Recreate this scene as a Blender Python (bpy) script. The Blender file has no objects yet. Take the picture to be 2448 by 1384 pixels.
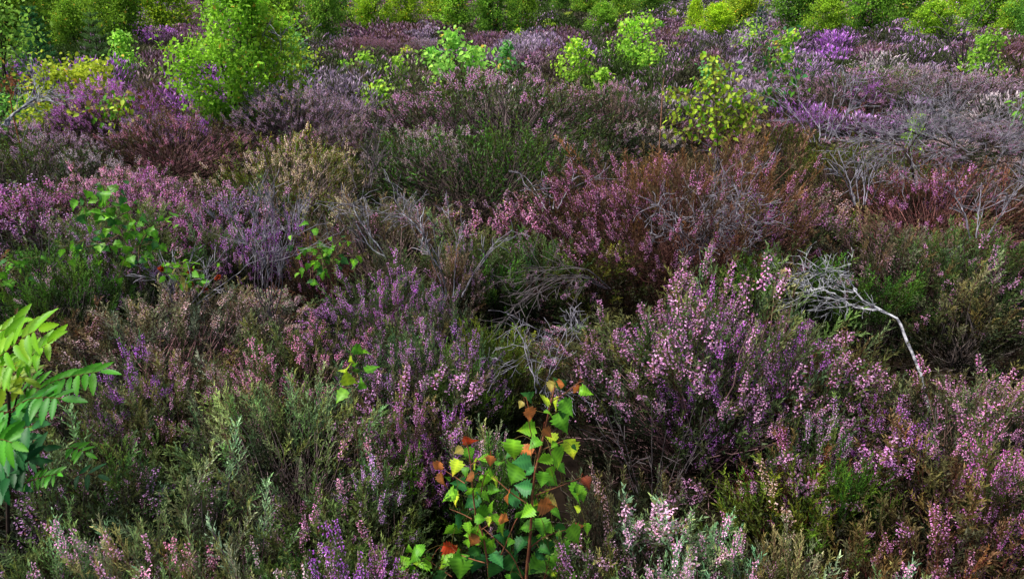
import bpy, math, random
import numpy as np
from math import radians, sin, cos, tan, atan, pi

SEED = 11
rng = np.random.default_rng(SEED)
scene = bpy.context.scene
COL = scene.collection

# ------------------------------------------------------------------ camera
W, HH, F = 2448.0, 1384.0, 1781.0
EYE = 1.6
PITCH = atan((692 + 12) / F)
cp, sp = cos(PITCH), sin(PITCH)
cam = bpy.data.cameras.new('camera')
cam_o = bpy.data.objects.new('camera', cam)
COL.objects.link(cam_o)
cam_o.location = (0, 0, EYE)
cam_o.rotation_euler = (pi / 2 - PITCH, 0, 0)
cam.sensor_width = 36.0
cam.lens = 36.0 * F / W
cam.clip_start = 0.05
cam.clip_end = 3000
scene.camera = cam_o


def ray(px, py):
    x = (px - 1224) / F
    u = (692 - py) / F
    return np.array([x, cp + u * sp, -sp + u * cp])


def at_z(px, py, z):
    """point of the scene seen at that spot of the photograph, at height z"""
    d = ray(px, py)
    t = (z - EYE) / min(d[2], -1e-3)
    return np.array([d[0] * t, d[1] * t, z])


def at_y(px, py, Y):
    """same, at distance Y in front of the viewer"""
    d = ray(px, py)
    t = Y / d[1]
    return np.array([d[0] * t, Y, EYE + d[2] * t])


def to_px(x, y, z):
    zc = y * cp - (z - EYE) * sp
    yc = y * sp + (z - EYE) * cp
    return 1224 + F * x / zc, 692 - F * yc / zc


# ------------------------------------------------------------------ noise
_perm = np.random.default_rng(3).random((64, 64))


def vnoise(x, y, s=1.0, o=0.0):
    x = np.asarray(x, float) / s + 17.3 + o
    y = np.asarray(y, float) / s + 9.1 + o * 1.7
    xi = np.floor(x).astype(int); yi = np.floor(y).astype(int)
    fx = x - xi; fy = y - yi
    fx = fx * fx * (3 - 2 * fx); fy = fy * fy * (3 - 2 * fy)
    g = lambda a, b: _perm[a % 64, b % 64]
    return ((g(xi, yi) * (1 - fx) + g(xi + 1, yi) * fx) * (1 - fy) +
            (g(xi, yi + 1) * (1 - fx) + g(xi + 1, yi + 1) * fx) * fy)


# swells and dips of the peat: x, y of the middle on the photograph, radius in metres, height
SWELL = [(1660, 470, .95, .08), (1210, 260, 1.5, .12), (1700, 800, .50, .04), (250, 300, 1.0, .10), (2000, 240, 2.0, .12),
         (1320, 730, .40, -.16), (2240, 830, .45, -.18), (870, 430, .40, -.15), (1500, 1090, .30, -.12), (430, 1020, .30, -.10), (600, 610, .40, -.14), (1000, 1130, .25, -.08)]
SWELL = [(*at_z(a, b, .25)[:2], r_, h_) for a, b, r_, h_ in SWELL]


def ground_z(x, y):
    z = (vnoise(x, y, 2.3) - .5) * .12 + (vnoise(x, y, .7, 4) - .5) * .05
    for sx, sy, sr, sh in SWELL:
        z = z + sh * np.exp(-((np.asarray(x) - sx) ** 2 + (np.asarray(y) - sy) ** 2) / (sr * sr))
    return z


# ------------------------------------------------------------------ mesh builder
class MB:
    def __init__(self):
        self.v = []; self.c = []; self.f3 = []; self.f4 = []; self.m3 = []; self.m4 = []; self.n = 0

    def add(self, v, f, c, mat=0):
        v = np.asarray(v, np.float32).reshape(-1, 3)
        f = np.asarray(f, np.int64)
        c = np.asarray(c, np.float32)
        if c.ndim == 1:
            c = np.repeat(c[None, :], len(v), 0)
        self.v.append(v); self.c.append(c.reshape(-1, 3))
        if f.shape[1] == 3:
            self.f3.append(f + self.n); self.m3.append(np.full(len(f), mat, np.int32))
        else:
            self.f4.append(f + self.n); self.m4.append(np.full(len(f), mat, np.int32))
        self.n += len(v)

    def mesh(self, name, mats, smooth=False):
        me = bpy.data.meshes.new(name)
        if self.n == 0:
            return me
        v = np.concatenate(self.v); c = np.concatenate(self.c)
        t = np.concatenate(self.f3) if self.f3 else np.zeros((0, 3), np.int64)
        q = np.concatenate(self.f4) if self.f4 else np.zeros((0, 4), np.int64)
        mi = np.concatenate((self.m3 + self.m4)) if (self.m3 or self.m4) else np.zeros(0, np.int32)
        loops = np.concatenate([t.ravel(), q.ravel()]).astype(np.int32)
        ls = np.concatenate([np.arange(len(t)) * 3, len(t) * 3 + np.arange(len(q)) * 4]).astype(np.int32)
        me.vertices.add(len(v)); me.vertices.foreach_set('co', v.ravel())
        me.loops.add(len(loops)); me.loops.foreach_set('vertex_index', loops)
        me.polygons.add(len(ls)); me.polygons.foreach_set('loop_start', ls)
        for m in mats:
            me.materials.append(m)
        me.polygons.foreach_set('material_index', mi.astype(np.int32))
        if smooth:
            me.polygons.foreach_set('use_smooth', np.ones(len(ls), bool))
        a = me.color_attributes.new('Col', 'FLOAT_COLOR', 'POINT')
        a.data.foreach_set('color', np.concatenate([c, np.ones((len(c), 1), np.float32)], 1).astype(np.float32).ravel())
        me.update(calc_edges=True)
        return me

    def build(self, name, mats, parent=None, smooth=False, loc=None):
        o = bpy.data.objects.new(name, self.mesh(name, mats, smooth))
        COL.objects.link(o)
        if parent is not None:
            o.parent = parent
        if loc is not None:
            o.location = loc
        return o


def norm(a):
    a = np.asarray(a, float)
    return a / np.maximum(np.linalg.norm(a, axis=-1, keepdims=True), 1e-9)


def tubes(mb, P, R, sides, col, mat=0, cap=False):
    """P (m,n,3) polylines, R (m,n) radii, col (3,), (m,3) or (m,n,3)"""
    P = np.asarray(P, float); R = np.asarray(R, float)
    m, n, _ = P.shape
    T = np.gradient(P, axis=1); T = norm(T)
    ref = np.where(np.abs(T[:, :1, 2:3]) > .8, np.array([1., .2, 0]), np.array([0., .1, 1.]))
    A = norm(np.cross(T, np.repeat(ref, n, 1))); B = np.cross(T, A)
    an = np.arange(sides) / sides * 2 * pi
    V = P[:, :, None, :] + R[:, :, None, None] * (np.cos(an)[None, None, :, None] * A[:, :, None, :] +
                                                  np.sin(an)[None, None, :, None] * B[:, :, None, :])
    idx = np.arange(m * n * sides).reshape(m, n, sides)
    a = idx[:, :-1, :]; b = np.roll(idx, -1, 2)[:, :-1, :]
    c = np.roll(idx, -1, 2)[:, 1:, :]; d = idx[:, 1:, :]
    f = np.stack([a, b, c, d], -1).reshape(-1, 4)
    col = np.asarray(col, float)
    if col.ndim == 1:
        C = np.broadcast_to(col, (m, n, sides, 3))
    elif col.ndim == 2:
        C = np.broadcast_to(col[:, None, None, :], (m, n, sides, 3))
    else:
        C = np.broadcast_to(col[:, :, None, :], (m, n, sides, 3))
    mb.add(V.reshape(-1, 3), f, C.reshape(-1, 3), mat)


def frames(D, spin):
    """frames (m,3,3) with columns x,y,z, z along D and a spin about it"""
    D = norm(D)
    ref = np.where(np.abs(D[:, 2:3]) > .95, np.array([[1., 0, 0]]), np.array([[0., 0, 1.]]))
    X = norm(np.cross(ref, D)); Y = np.cross(D, X)
    c, s = np.cos(spin)[:, None], np.sin(spin)[:, None]
    return np.stack([X * c + Y * s, -X * s + Y * c, D], -1)


def place(mb, tv, tf, tc, M, pos, sc, cm=None, mat=0):
    """copies of a template (verts, faces, colours) baked into one mesh"""
    m = len(pos); k = len(tv)
    if m == 0 or k == 0:
        return
    V = np.einsum('mij,kj->mki', M, tv) * np.asarray(sc).reshape(-1, 1, 1) + pos[:, None, :]
    f = (tf[None] + (np.arange(m) * k)[:, None, None]).reshape(-1, tf.shape[1])
    C = np.broadcast_to(tc[None], (m, k, 3)).copy()
    if cm is not None:
        C = C * np.asarray(cm).reshape(m, 1, -1)
    mb.add(V.reshape(-1, 3), f, C.reshape(-1, 3), mat)


# ------------------------------------------------------------------ materials
def nodes(name):
    m = bpy.data.materials.new(name); m.use_nodes = True
    nt = m.node_tree; nt.nodes.clear()
    out = nt.nodes.new('ShaderNodeOutputMaterial')
    return m, nt, out


def mul(nt, a, b):
    n = nt.nodes.new('ShaderNodeMix'); n.data_type = 'RGBA'; n.blend_type = 'MULTIPLY'
    n.inputs[0].default_value = 1
    nt.links.new(a, n.inputs[6])
    if isinstance(b, (tuple, list)):
        n.inputs[7].default_value = b
    else:
        nt.links.new(b, n.inputs[7])
    return n.outputs[2]


def leafy_material(name, transl=.3, rough=.55, spec=.3, flower=False, tint=True, var=.25, nscale=40.):
    m, nt, out = nodes(name)
    at = nt.nodes.new('ShaderNodeAttribute'); at.attribute_name = 'Col'
    oi = nt.nodes.new('ShaderNodeObjectInfo')
    if flower:
        sep = nt.nodes.new('ShaderNodeSeparateColor'); nt.links.new(at.outputs['Color'], sep.inputs[0])
        mx = nt.nodes.new('ShaderNodeMix'); mx.data_type = 'RGBA'
        nt.links.new(sep.outputs[1], mx.inputs[0]); nt.links.new(oi.outputs['Color'], mx.inputs[6])
        mx.inputs[7].default_value = (.92, .70, .88, 1)
        mb_ = nt.nodes.new('ShaderNodeMix'); mb_.data_type = 'RGBA'
        nt.links.new(sep.outputs[2], mb_.inputs[0]); nt.links.new(mx.outputs[2], mb_.inputs[6])
        mb_.inputs[7].default_value = (.30, .15, .09, 1)
        hs = nt.nodes.new('ShaderNodeHueSaturation'); nt.links.new(mb_.outputs[2], hs.inputs['Color'])
        nt.links.new(sep.outputs[0], hs.inputs['Value'])
        colr = hs.outputs[0]
    else:
        colr = at.outputs['Color']
        if tint:
            colr = mul(nt, colr, oi.outputs['Color'])
    # blotchy natural variation
    tc = nt.nodes.new('ShaderNodeTexCoord')
    nz = nt.nodes.new('ShaderNodeTexNoise'); nz.inputs['Scale'].default_value = nscale; nz.inputs['Detail'].default_value = 2
    nt.links.new(tc.outputs['Object'], nz.inputs['Vector'])
    mr = nt.nodes.new('ShaderNodeMapRange'); mr.inputs[1].default_value = .3; mr.inputs[2].default_value = .7
    mr.inputs[3].default_value = 1 - var; mr.inputs[4].default_value = 1 + var
    nt.links.new(nz.outputs[0], mr.inputs[0])
    h2 = nt.nodes.new('ShaderNodeHueSaturation'); nt.links.new(colr, h2.inputs['Color']); nt.links.new(mr.outputs[0], h2.inputs['Value'])
    colr = h2.outputs[0]
    p = nt.nodes.new('ShaderNodeBsdfPrincipled')
    p.inputs['Roughness'].default_value = rough; p.inputs['Specular IOR Level'].default_value = spec
    nt.links.new(colr, p.inputs['Base Color'])
    if transl > 0:
        t = nt.nodes.new('ShaderNodeBsdfTranslucent'); nt.links.new(colr, t.inputs['Color'])
        ms = nt.nodes.new('ShaderNodeMixShader'); ms.inputs[0].default_value = transl
        nt.links.new(p.outputs[0], ms.inputs[1]); nt.links.new(t.outputs[0], ms.inputs[2])
        nt.links.new(ms.outputs[0], out.inputs[0])
    else:
        nt.links.new(p.outputs[0], out.inputs[0])
    return m


M_FOL = leafy_material('heather_foliage', .35, .55, .3)
M_FLO = leafy_material('heather_flowers', .45, .6, .2, flower=True, var=.12)
M_STEM = leafy_material('woody_stem', 0, .85, .15, var=.35, nscale=60)
M_LEAF = leafy_material('broad_leaf', .42, .45, .30, var=.12, nscale=25)
M_CROWN = leafy_material('tree_crown', .42, .55, .15, var=.15, nscale=6)
M_FAR = leafy_material('moor_cover', .2, .7, .2, tint=False, var=.2, nscale=.8)


def bark_material(name, c1, c2, scale=18., rough=.9):
    m, nt, out = nodes(name)
    tc = nt.nodes.new('ShaderNodeTexCoord')
    nz = nt.nodes.new('ShaderNodeTexNoise'); nz.inputs['Scale'].default_value = scale; nz.inputs['Detail'].default_value = 6
    nt.links.new(tc.outputs['Object'], nz.inputs['Vector'])
    cr = nt.nodes.new('ShaderNodeValToRGB')
    cr.color_ramp.elements[0].position = .38; cr.color_ramp.elements[0].color = (*c1, 1)
    cr.color_ramp.elements[1].position = .6; cr.color_ramp.elements[1].color = (*c2, 1)
    nt.links.new(nz.outputs[0], cr.inputs[0])
    p = nt.nodes.new('ShaderNodeBsdfPrincipled'); p.inputs['Roughness'].default_value = rough
    p.inputs['Specular IOR Level'].default_value = .15
    nt.links.new(cr.outputs[0], p.inputs['Base Color'])
    bp = nt.nodes.new('ShaderNodeBump'); bp.inputs['Strength'].default_value = .5; bp.inputs['Distance'].default_value = .004
    nt.links.new(nz.outputs[0], bp.inputs['Height']); nt.links.new(bp.outputs[0], p.inputs['Normal'])
    nt.links.new(p.outputs[0], out.inputs[0])
    return m


M_BARK = bark_material('dark_bark', (.018, .012, .010), (.06, .04, .032), 30)
M_SILVER = bark_material('bleached_wood', (.11, .11, .13), (.56, .56, .59), 42)
M_TWIG = bark_material('grey_dead_twig', (.07, .065, .08), (.34, .32, .37), 25)
M_TWIGD = bark_material('dark_dead_twig', (.05, .04, .042), (.16, .135, .14), 25)
M_REDSTEM = bark_material('red_brown_stem', (.16, .055, .03), (.30, .12, .06), 40, .6)


def ground_material():
    m, nt, out = nodes('peat_soil')
    tc = nt.nodes.new('ShaderNodeTexCoord')
    nz = nt.nodes.new('ShaderNodeTexNoise'); nz.inputs['Scale'].default_value = 3.; nz.inputs['Detail'].default_value = 9
    nt.links.new(tc.outputs['Object'], nz.inputs['Vector'])
    cr = nt.nodes.new('ShaderNodeValToRGB')
    cr.color_ramp.elements[0].position = .3; cr.color_ramp.elements[0].color = (.004, .003, .003, 1)
    cr.color_ramp.elements[1].position = .75; cr.color_ramp.elements[1].color = (.03, .019, .011, 1)
    nt.links.new(nz.outputs[0], cr.inputs[0])
    # beyond the near ground the open moor takes the colour of its heather
    n2 = nt.nodes.new('ShaderNodeTexNoise'); n2.inputs['Scale'].default_value = .12; n2.inputs['Detail'].default_value = 8
    nt.links.new(tc.outputs['Object'], n2.inputs['Vector'])
    c2 = nt.nodes.new('ShaderNodeValToRGB')
    c2.color_ramp.elements[0].position = .35; c2.color_ramp.elements[0].color = (.06, .07, .03, 1)
    c2.color_ramp.elements[1].position = .65; c2.color_ramp.elements[1].color = (.13, .075, .12, 1)
    nt.links.new(n2.outputs[0], c2.inputs[0])
    sx = nt.nodes.new('ShaderNodeSeparateXYZ'); nt.links.new(tc.outputs['Object'], sx.inputs[0])
    mr = nt.nodes.new('ShaderNodeMapRange'); mr.inputs[1].default_value = 45; mr.inputs[2].default_value = 110
    nt.links.new(sx.outputs[1], mr.inputs[0])
    mx = nt.nodes.new('ShaderNodeMix'); mx.data_type = 'RGBA'
    nt.links.new(mr.outputs[0], mx.inputs[0]); nt.links.new(cr.outputs[0], mx.inputs[6]); nt.links.new(c2.outputs[0], mx.inputs[7])
    p = nt.nodes.new('ShaderNodeBsdfPrincipled'); p.inputs['Roughness'].default_value = .95
    p.inputs['Specular IOR Level'].default_value = .1
    nt.links.new(mx.outputs[2], p.inputs['Base Color']); nt.links.new(p.outputs[0], out.inputs[0])
    return m


M_GROUND = ground_material()


# ------------------------------------------------------------------ object helpers
def thing(name, label, cat, loc=(0, 0, 0), rz=0., group=None, sc=None):
    o = bpy.data.objects.new(name, None); COL.objects.link(o)
    o.empty_display_size = .1
    o.location = loc; o.rotation_euler = (0, 0, rz)
    if sc is not None:
        o.scale = sc
    o['label'] = label; o['category'] = cat
    if group:
        o['group'] = group
    return o


def tag(o, label, cat, group=None, kind=None):
    o['label'] = label; o['category'] = cat
    if group:
        o['group'] = group
    if kind:
        o['kind'] = kind
    return o


def copy_thing(src, label, loc, rz, sc, tints=None):
    r = src.copy(); COL.objects.link(r)
    r.location = loc; r.rotation_euler = (0, 0, rz); r.scale = sc; r['label'] = label
    for ch in src.children:
        c = ch.copy(); COL.objects.link(c); c.parent = r
        if tints and c.name.split('.')[0] in tints:
            c.color = (*tints[c.name.split('.')[0]], 1)
    return r


# ------------------------------------------------------------------ ground
def build_ground():
    ys = np.concatenate([np.linspace(-6, 14, 130), np.geomspace(14.6, 1200, 46)])
    xs1 = np.linspace(-1, 1, 141)
    V = []
    for y in ys:
        half = max(14., abs(y) * 1.5)
        V.append(np.stack([xs1 * half, np.full(141, y), np.zeros(141)], 1))
    V = np.array(V)
    V[:, :, 2] = np.where(V[:, :, 1] < 60, ground_z(V[:, :, 0], V[:, :, 1]), 0)
    idx = np.arange(len(ys) * 141).reshape(len(ys), 141)
    f = np.stack([idx[:-1, :-1], idx[:-1, 1:], idx[1:, 1:], idx[1:, :-1]], -1).reshape(-1, 4)
    mb = MB(); mb.add(V.reshape(-1, 3), f, (1, 1, 1))
    o = mb.build('ground', [M_GROUND], smooth=True)
    o['kind'] = 'structure'


build_ground()


# ------------------------------------------------------------------ heather sprigs
def leaf_tri(p, d, side, ln, w):
    return [p - side * w * .5, p + side * w * .5, p + d * ln]


def make_sprig(r, lod, flowering, L=1.0):
    """returns (leaf verts,faces,cols), (flower verts,faces,cols); z up, unit length 1 = about 14 cm"""
    lv, lc = [], []; fv, fc = [], []
    bend = r.normal(0, .10, 2)
    axis = lambda t: np.array([bend[0] * t * t, bend[1] * t * t, t])
    near = lod == 0
    ns = 15 if near else 7
    top = .80 if flowering else 1.0
    for i in range(ns):
        t = .04 + (top - .04) * (i + r.random()) / ns
        if flowering and r.random() < .12:
            t = .8 + .2 * r.random()
        p = axis(t); a = i * 2.4 + r.normal(0, .4)
        ln = (.34 - .22 * t) * r.uniform(.6, 1.3)
        el = r.uniform(.7, 1.15)
        d = norm(np.array([cos(a) * cos(el), sin(a) * cos(el), sin(el)]))
        k = 7 if near else 2
        for j in range(k):
            u = (j + .5) / k if near else (j * .5)
            q = p + d * ln * u + np.array([0, 0, .06 * u * u])
            b = a + j * 2.1
            if near:
                dd = norm(d * .75 + .7 * np.array([cos(b), sin(b), .5]))
                l_, w_ = .070 * r.uniform(.75, 1.3), .028
            else:
                dd = norm(d + .3 * r.normal(0, 1, 3)); l_, w_ = ln * .62, .045
            s = norm(np.cross(dd, r.normal(0, 1, 3)))
            lv += leaf_tri(q, dd, s, l_, w_)
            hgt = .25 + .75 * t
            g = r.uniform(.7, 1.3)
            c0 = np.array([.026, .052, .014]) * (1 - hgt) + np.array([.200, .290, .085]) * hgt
            tipc = c0 * g * (1.0 + .9 * u)  # pale young tips, brightened further as a painted highlight
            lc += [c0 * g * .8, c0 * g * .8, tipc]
    if near:                                        # leafy tip
        for j in range(10 if not flowering else 4):
            t = r.uniform(.45, 1.0) if not flowering else r.uniform(.93, 1.02)
            b = r.uniform(0, 6.28); dd = norm(np.array([cos(b) * .6, sin(b) * .6, .8]))
            s = norm(np.cross(dd, r.normal(0, 1, 3)))
            lv += leaf_tri(axis(t), dd, s, .06, .022)
            c = np.array([.10, .11, .035]) * r.uniform(.8, 1.3)
            lc += [c, c, c * 1.3]
    # thin axis
    k = 4
    for j in range(k):
        t0, t1 = j / k * .98, (j + 1) / k * .98
        w0 = .012 if near else .018
        for s in (np.array([1, 0, 0]), np.array([0, 1, 0])):
            a_, b_ = axis(t0), axis(t1)
            lv += [a_ - s * w0, a_ + s * w0, b_]
            c = np.array([.10, .062, .042]) * r.uniform(.8, 1.2)
            lc += [c, c, c]
    if flowering:
        # the flowers sit on the upper main shoot and on short side shoots below it
        axes = [(lambda t: axis(t), r.uniform(.50, .64), .97, 36 if near else 22)]
        for q_ in range(2):
            a = r.uniform(0, 6.28); t_ = r.uniform(.35, .75); l_ = r.uniform(.16, .30); el = r.uniform(.8, 1.15)
            dv = np.array([cos(a) * cos(el), sin(a) * cos(el), sin(el)])
            axes.append((lambda t, t_=t_, dv=dv, l_=l_: axis(t_) + dv * l_ * t, .25, 1.0, 9 if near else 6))
        for ax_, t0, t1, nf in axes:
            for i in range(nf):
                t = t0 + (t1 - t0) * (i + r.random()) / nf
                p = ax_(t); a = i * 2.39996 + r.normal(0, .4)
                reach = (.040 if near else .05) * (1.2 - .5 * (t - t0) / (1 - t0 + .01))
                droop = r.uniform(-.9, .1)
                d = norm(np.array([cos(a), sin(a), droop]))
                q = p + d * reach * .4
                ln, w = (.043, .0145) if near else (.052, .021)
                ln *= r.uniform(.8, 1.25)
                s = norm(np.cross(d, np.array([.1, .2, 1.]))); u = np.cross(d, s)
                rim = [q + d * ln + (s * cos(k * 2.094) + u * sin(k * 2.094)) * w for k in range(3)]
                nb = 3 if near else 2
                br = r.uniform(.85, 1.5); pale = float(np.clip(r.beta(1.1, 2.8), 0, 1)); brown = 1.0 if r.random() < .14 else 0.
                for k in range(nb):
                    fv += [q, rim[k], rim[(k + 1) % 3]]
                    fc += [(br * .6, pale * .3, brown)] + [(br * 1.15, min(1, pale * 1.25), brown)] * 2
    def pack(v, c):
        v = np.array(v, float).reshape(-1, 3); n = len(v)
        return v, np.arange(n).reshape(-1, 3), np.array(c, float).reshape(-1, 3)
    return pack(lv, lc), pack(fv, fc)


_sr = np.random.default_rng(77)
SPRIG = {}
for lod in (0, 1):
    SPRIG[lod, True] = [make_sprig(_sr, lod, True) for _ in range(7)]
    SPRIG[lod, False] = [make_sprig(_sr, lod, False) for _ in range(7)]


def bush_meshes(seed, R, H, n, lod, ffrac, slen=.135, woody=.6, skirt=1.0):
    r = np.random.default_rng(seed)
    # sprig roots over a lumpy dome
    ct = r.uniform(-.08 * skirt, 1, n)
    ph = r.uniform(0, 2 * pi, n)
    st = np.sqrt(1 - np.clip(ct, -1, 1) ** 2)
    D = np.stack([st * np.cos(ph), st * np.sin(ph), ct], 1)
    lump = 1 + .42 * (vnoise(D[:, 0] + seed, D[:, 1] + D[:, 2], .45) - .5) + r.normal(0, .07, n)
    depth = np.where(r.random(n) < .28, r.uniform(.45, .8, n), r.uniform(.85, 1.03, n))
    P = D * np.array([R, R, H * .80]) * (lump * depth)[:, None]
    P[:, 2] = np.maximum(P[:, 2], .02) + .05 * H
    dirs = norm(D * np.array([.72, .72, .2]) + np.array([0, 0, .80]) + r.normal(0, .20, (n, 3)))
    L = slen * r.uniform(.65, 1.3, n) * np.where(depth < .82, .85, 1.)
    P = P - dirs * L[:, None] * .45
    P[:, 2] = np.maximum(P[:, 2], .015)
    spin = r.uniform(0, 6.28, n)
    Fm = frames(dirs, spin)
    patch = vnoise(D[:, 0] * 1.0 + seed * 1.3, D[:, 1] + .7 * D[:, 2], .33, 2)
    isf = (patch * .8 + r.random(n) * .34 - .17 < ffrac) & (D[:, 2] > .12 + .35 * r.random(n)) & (depth > .6)
    if ffrac <= 0.001:
        isf[:] = False
    fol, flo, ste = MB(), MB(), MB()
    cm = (.06 + 1.75 * np.clip(P[:, 2] / H, 0, 1) ** 1.6) * r.uniform(.6, 1.4, n)  # painted shade: foliage darker low and deep inside, over its older growth's own tone
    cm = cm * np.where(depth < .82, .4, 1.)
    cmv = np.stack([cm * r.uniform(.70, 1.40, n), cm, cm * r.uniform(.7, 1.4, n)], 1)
    which = r.integers(0, 7, n)
    for k in range(7):
        for fl in (True, False):
            s = (which == k) & (isf == fl)
            (lv, lf, lc), (fv, ff, fc) = SPRIG[lod, fl][k]
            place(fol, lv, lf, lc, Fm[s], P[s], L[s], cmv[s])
            if fl:
                place(flo, fv, ff, fc, Fm[s], P[s], L[s] * 1.0, np.stack([.55 + .85 * np.clip(P[s][:, 2] / H, 0, 1), np.ones(s.sum()), np.ones(s.sum())], 1))  # light painted into the flowers: brighter on top, dimmer lower down
    # woody stems from the root to the sprigs
    m = int(n * woody)
    E = P[:m]
    base = np.stack([r.normal(0, R * .16, m), r.normal(0, R * .16, m), np.full(m, -.04)], 1)
    mid = np.stack([base[:, 0] * .45 + E[:, 0] * .55, base[:, 1] * .45 + E[:, 1] * .55, E[:, 2] * .38], 1)
    mid += r.normal(0, .022, (m, 3))
    ts = np.linspace(0, 1, 6)[None, :, None]
    C = base[:, None] * (1 - ts) ** 2 + 2 * mid[:, None] * ts * (1 - ts) + E[:, None] * ts ** 2
    C = C + np.concatenate([np.zeros((m, 1, 3)), r.normal(0, .008, (m, 4, 3)), np.zeros((m, 1, 3))], 1)
    rad = (np.linspace(.0030, .0010, 6)[None] * r.uniform(.6, 1.5, m)[:, None]) * (1 if lod == 0 else 1.4)
    g = r.uniform(.5, 1.4, (m, 1))
    tubes(ste, C, rad, 3, (np.array([.16, .118, .112]) * g)[:, None, :] * np.linspace(.25, 1.25, 6)[None, :, None])  # stem colour darkened towards the root as painted shade
    return (ste.mesh('stems', [M_STEM]), fol.mesh('foliage', [M_FOL]), flo.mesh('flowers', [M_FLO]))


STYLES = {'dense': .75, 'medium': .50, 'sparse': .32, 'few': .20, 'leafy': .05}
SIZES = {'S': (.20, .40, 150), 'M': (.38, .45, 420), 'L': (.72, .62, 1250)}
VAR = {}


def variant(style, size, lod, i):
    key = (style, size, lod, i)
    if key not in VAR:
        R, H, n = SIZES[size]
        n2 = n if lod == 0 else int(n * .75)
        VAR[key] = bush_meshes(hash_i(key), R, H, n2, lod, STYLES[style], .135 if lod == 0 else .15,
                               .65 if style != 'leafy' else .5)
    return VAR[key]


def hash_i(key):
    s = 0
    for ch in str(key):
        s = (s * 31 + ord(ch)) % 99991
    return s


# kinds of heather: words, mesh style, flower colour, foliage tint, stem tint
KIND = {
    'P': ('vivid purple', 'dense', (.50, .12, .66), (1.0, .9, 1.0), (1, 1, 1)),
    'V': ('soft violet', 'medium', (.48, .23, .58), (.8, .9, .9), (1, 1, 1)),
    'M': ('magenta pink', 'dense', (.58, .17, .52), (1.1, .85, .8), (1, 1, 1)),
    'L': ('lilac', 'sparse', (.53, .28, .60), (.9, .9, .9), (1, 1, 1)),
    'Q': ('mauve grey', 'dense', (.33, .23, .36), (1.2, 1.0, 1.3), (1.2, 1.1, 1.2)),
    'K': ('pale pink', 'sparse', (.62, .29, .52), (1.2, .95, 1.0), (1.1, 1, 1)),
    'J': ('rose pink', 'medium', (.62, .27, .56), (1.15, .95, 1.0), (1.2, 1, 1)),
    'U': ('red brown purple-topped', 'medium', (.58, .20, .52), (1.35, .62, .78), (1.5, .95, .9)),
    'F': ('faded buff brown', 'sparse', (.40, .27, .27), (1.55, 1.0, 1.6), (2.0, 1.7, 1.7)),
    'C': ('cream tipped olive', 'sparse', (.66, .64, .34), (1.50, 1.45, .42), (1, 1, 1)),
    'E': ('white flowered', 'medium', (.58, .48, .50), (.75, .95, .7), (1, 1, 1)),
    'G': ('dark green leafy', 'leafy', (.42, .26, .36), (.62, 1.0, .28), (.7, .7, .7)),
    'O': ('olive green leafy', 'leafy', (.40, .33, .2), (1.05, 1.15, .30), (.9, .8, .7)),
    'W': ('silvery green pale-belled', 'sparse', (.66, .40, .60), (1.85, 1.70, 2.2), (1.4, 1.3, 1.3)),
    'X': ('dark pink-belled', 'few', (.54, .24, .48), (.85, 1.0, .72), (1, .9, .9)),
    'R': ('reddish brown', 'few', (.42, .15, .24), (1.0, .52, .62), (1.4, .95, .9)),
    'N': ('red brown pink-topped', 'few', (.56, .20, .52), (1.5, .60, .80), (1.5, .95, .9)),
    'D': ('dark maroon', 'medium', (.22, .08, .17), (1.4, .6, .9), (1, .8, .8)),
    'B': ('brown twiggy', 'leafy', (.3, .2, .2), (.9, .7, .9), (1.4, 1.25, 1.35)),
}

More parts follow.
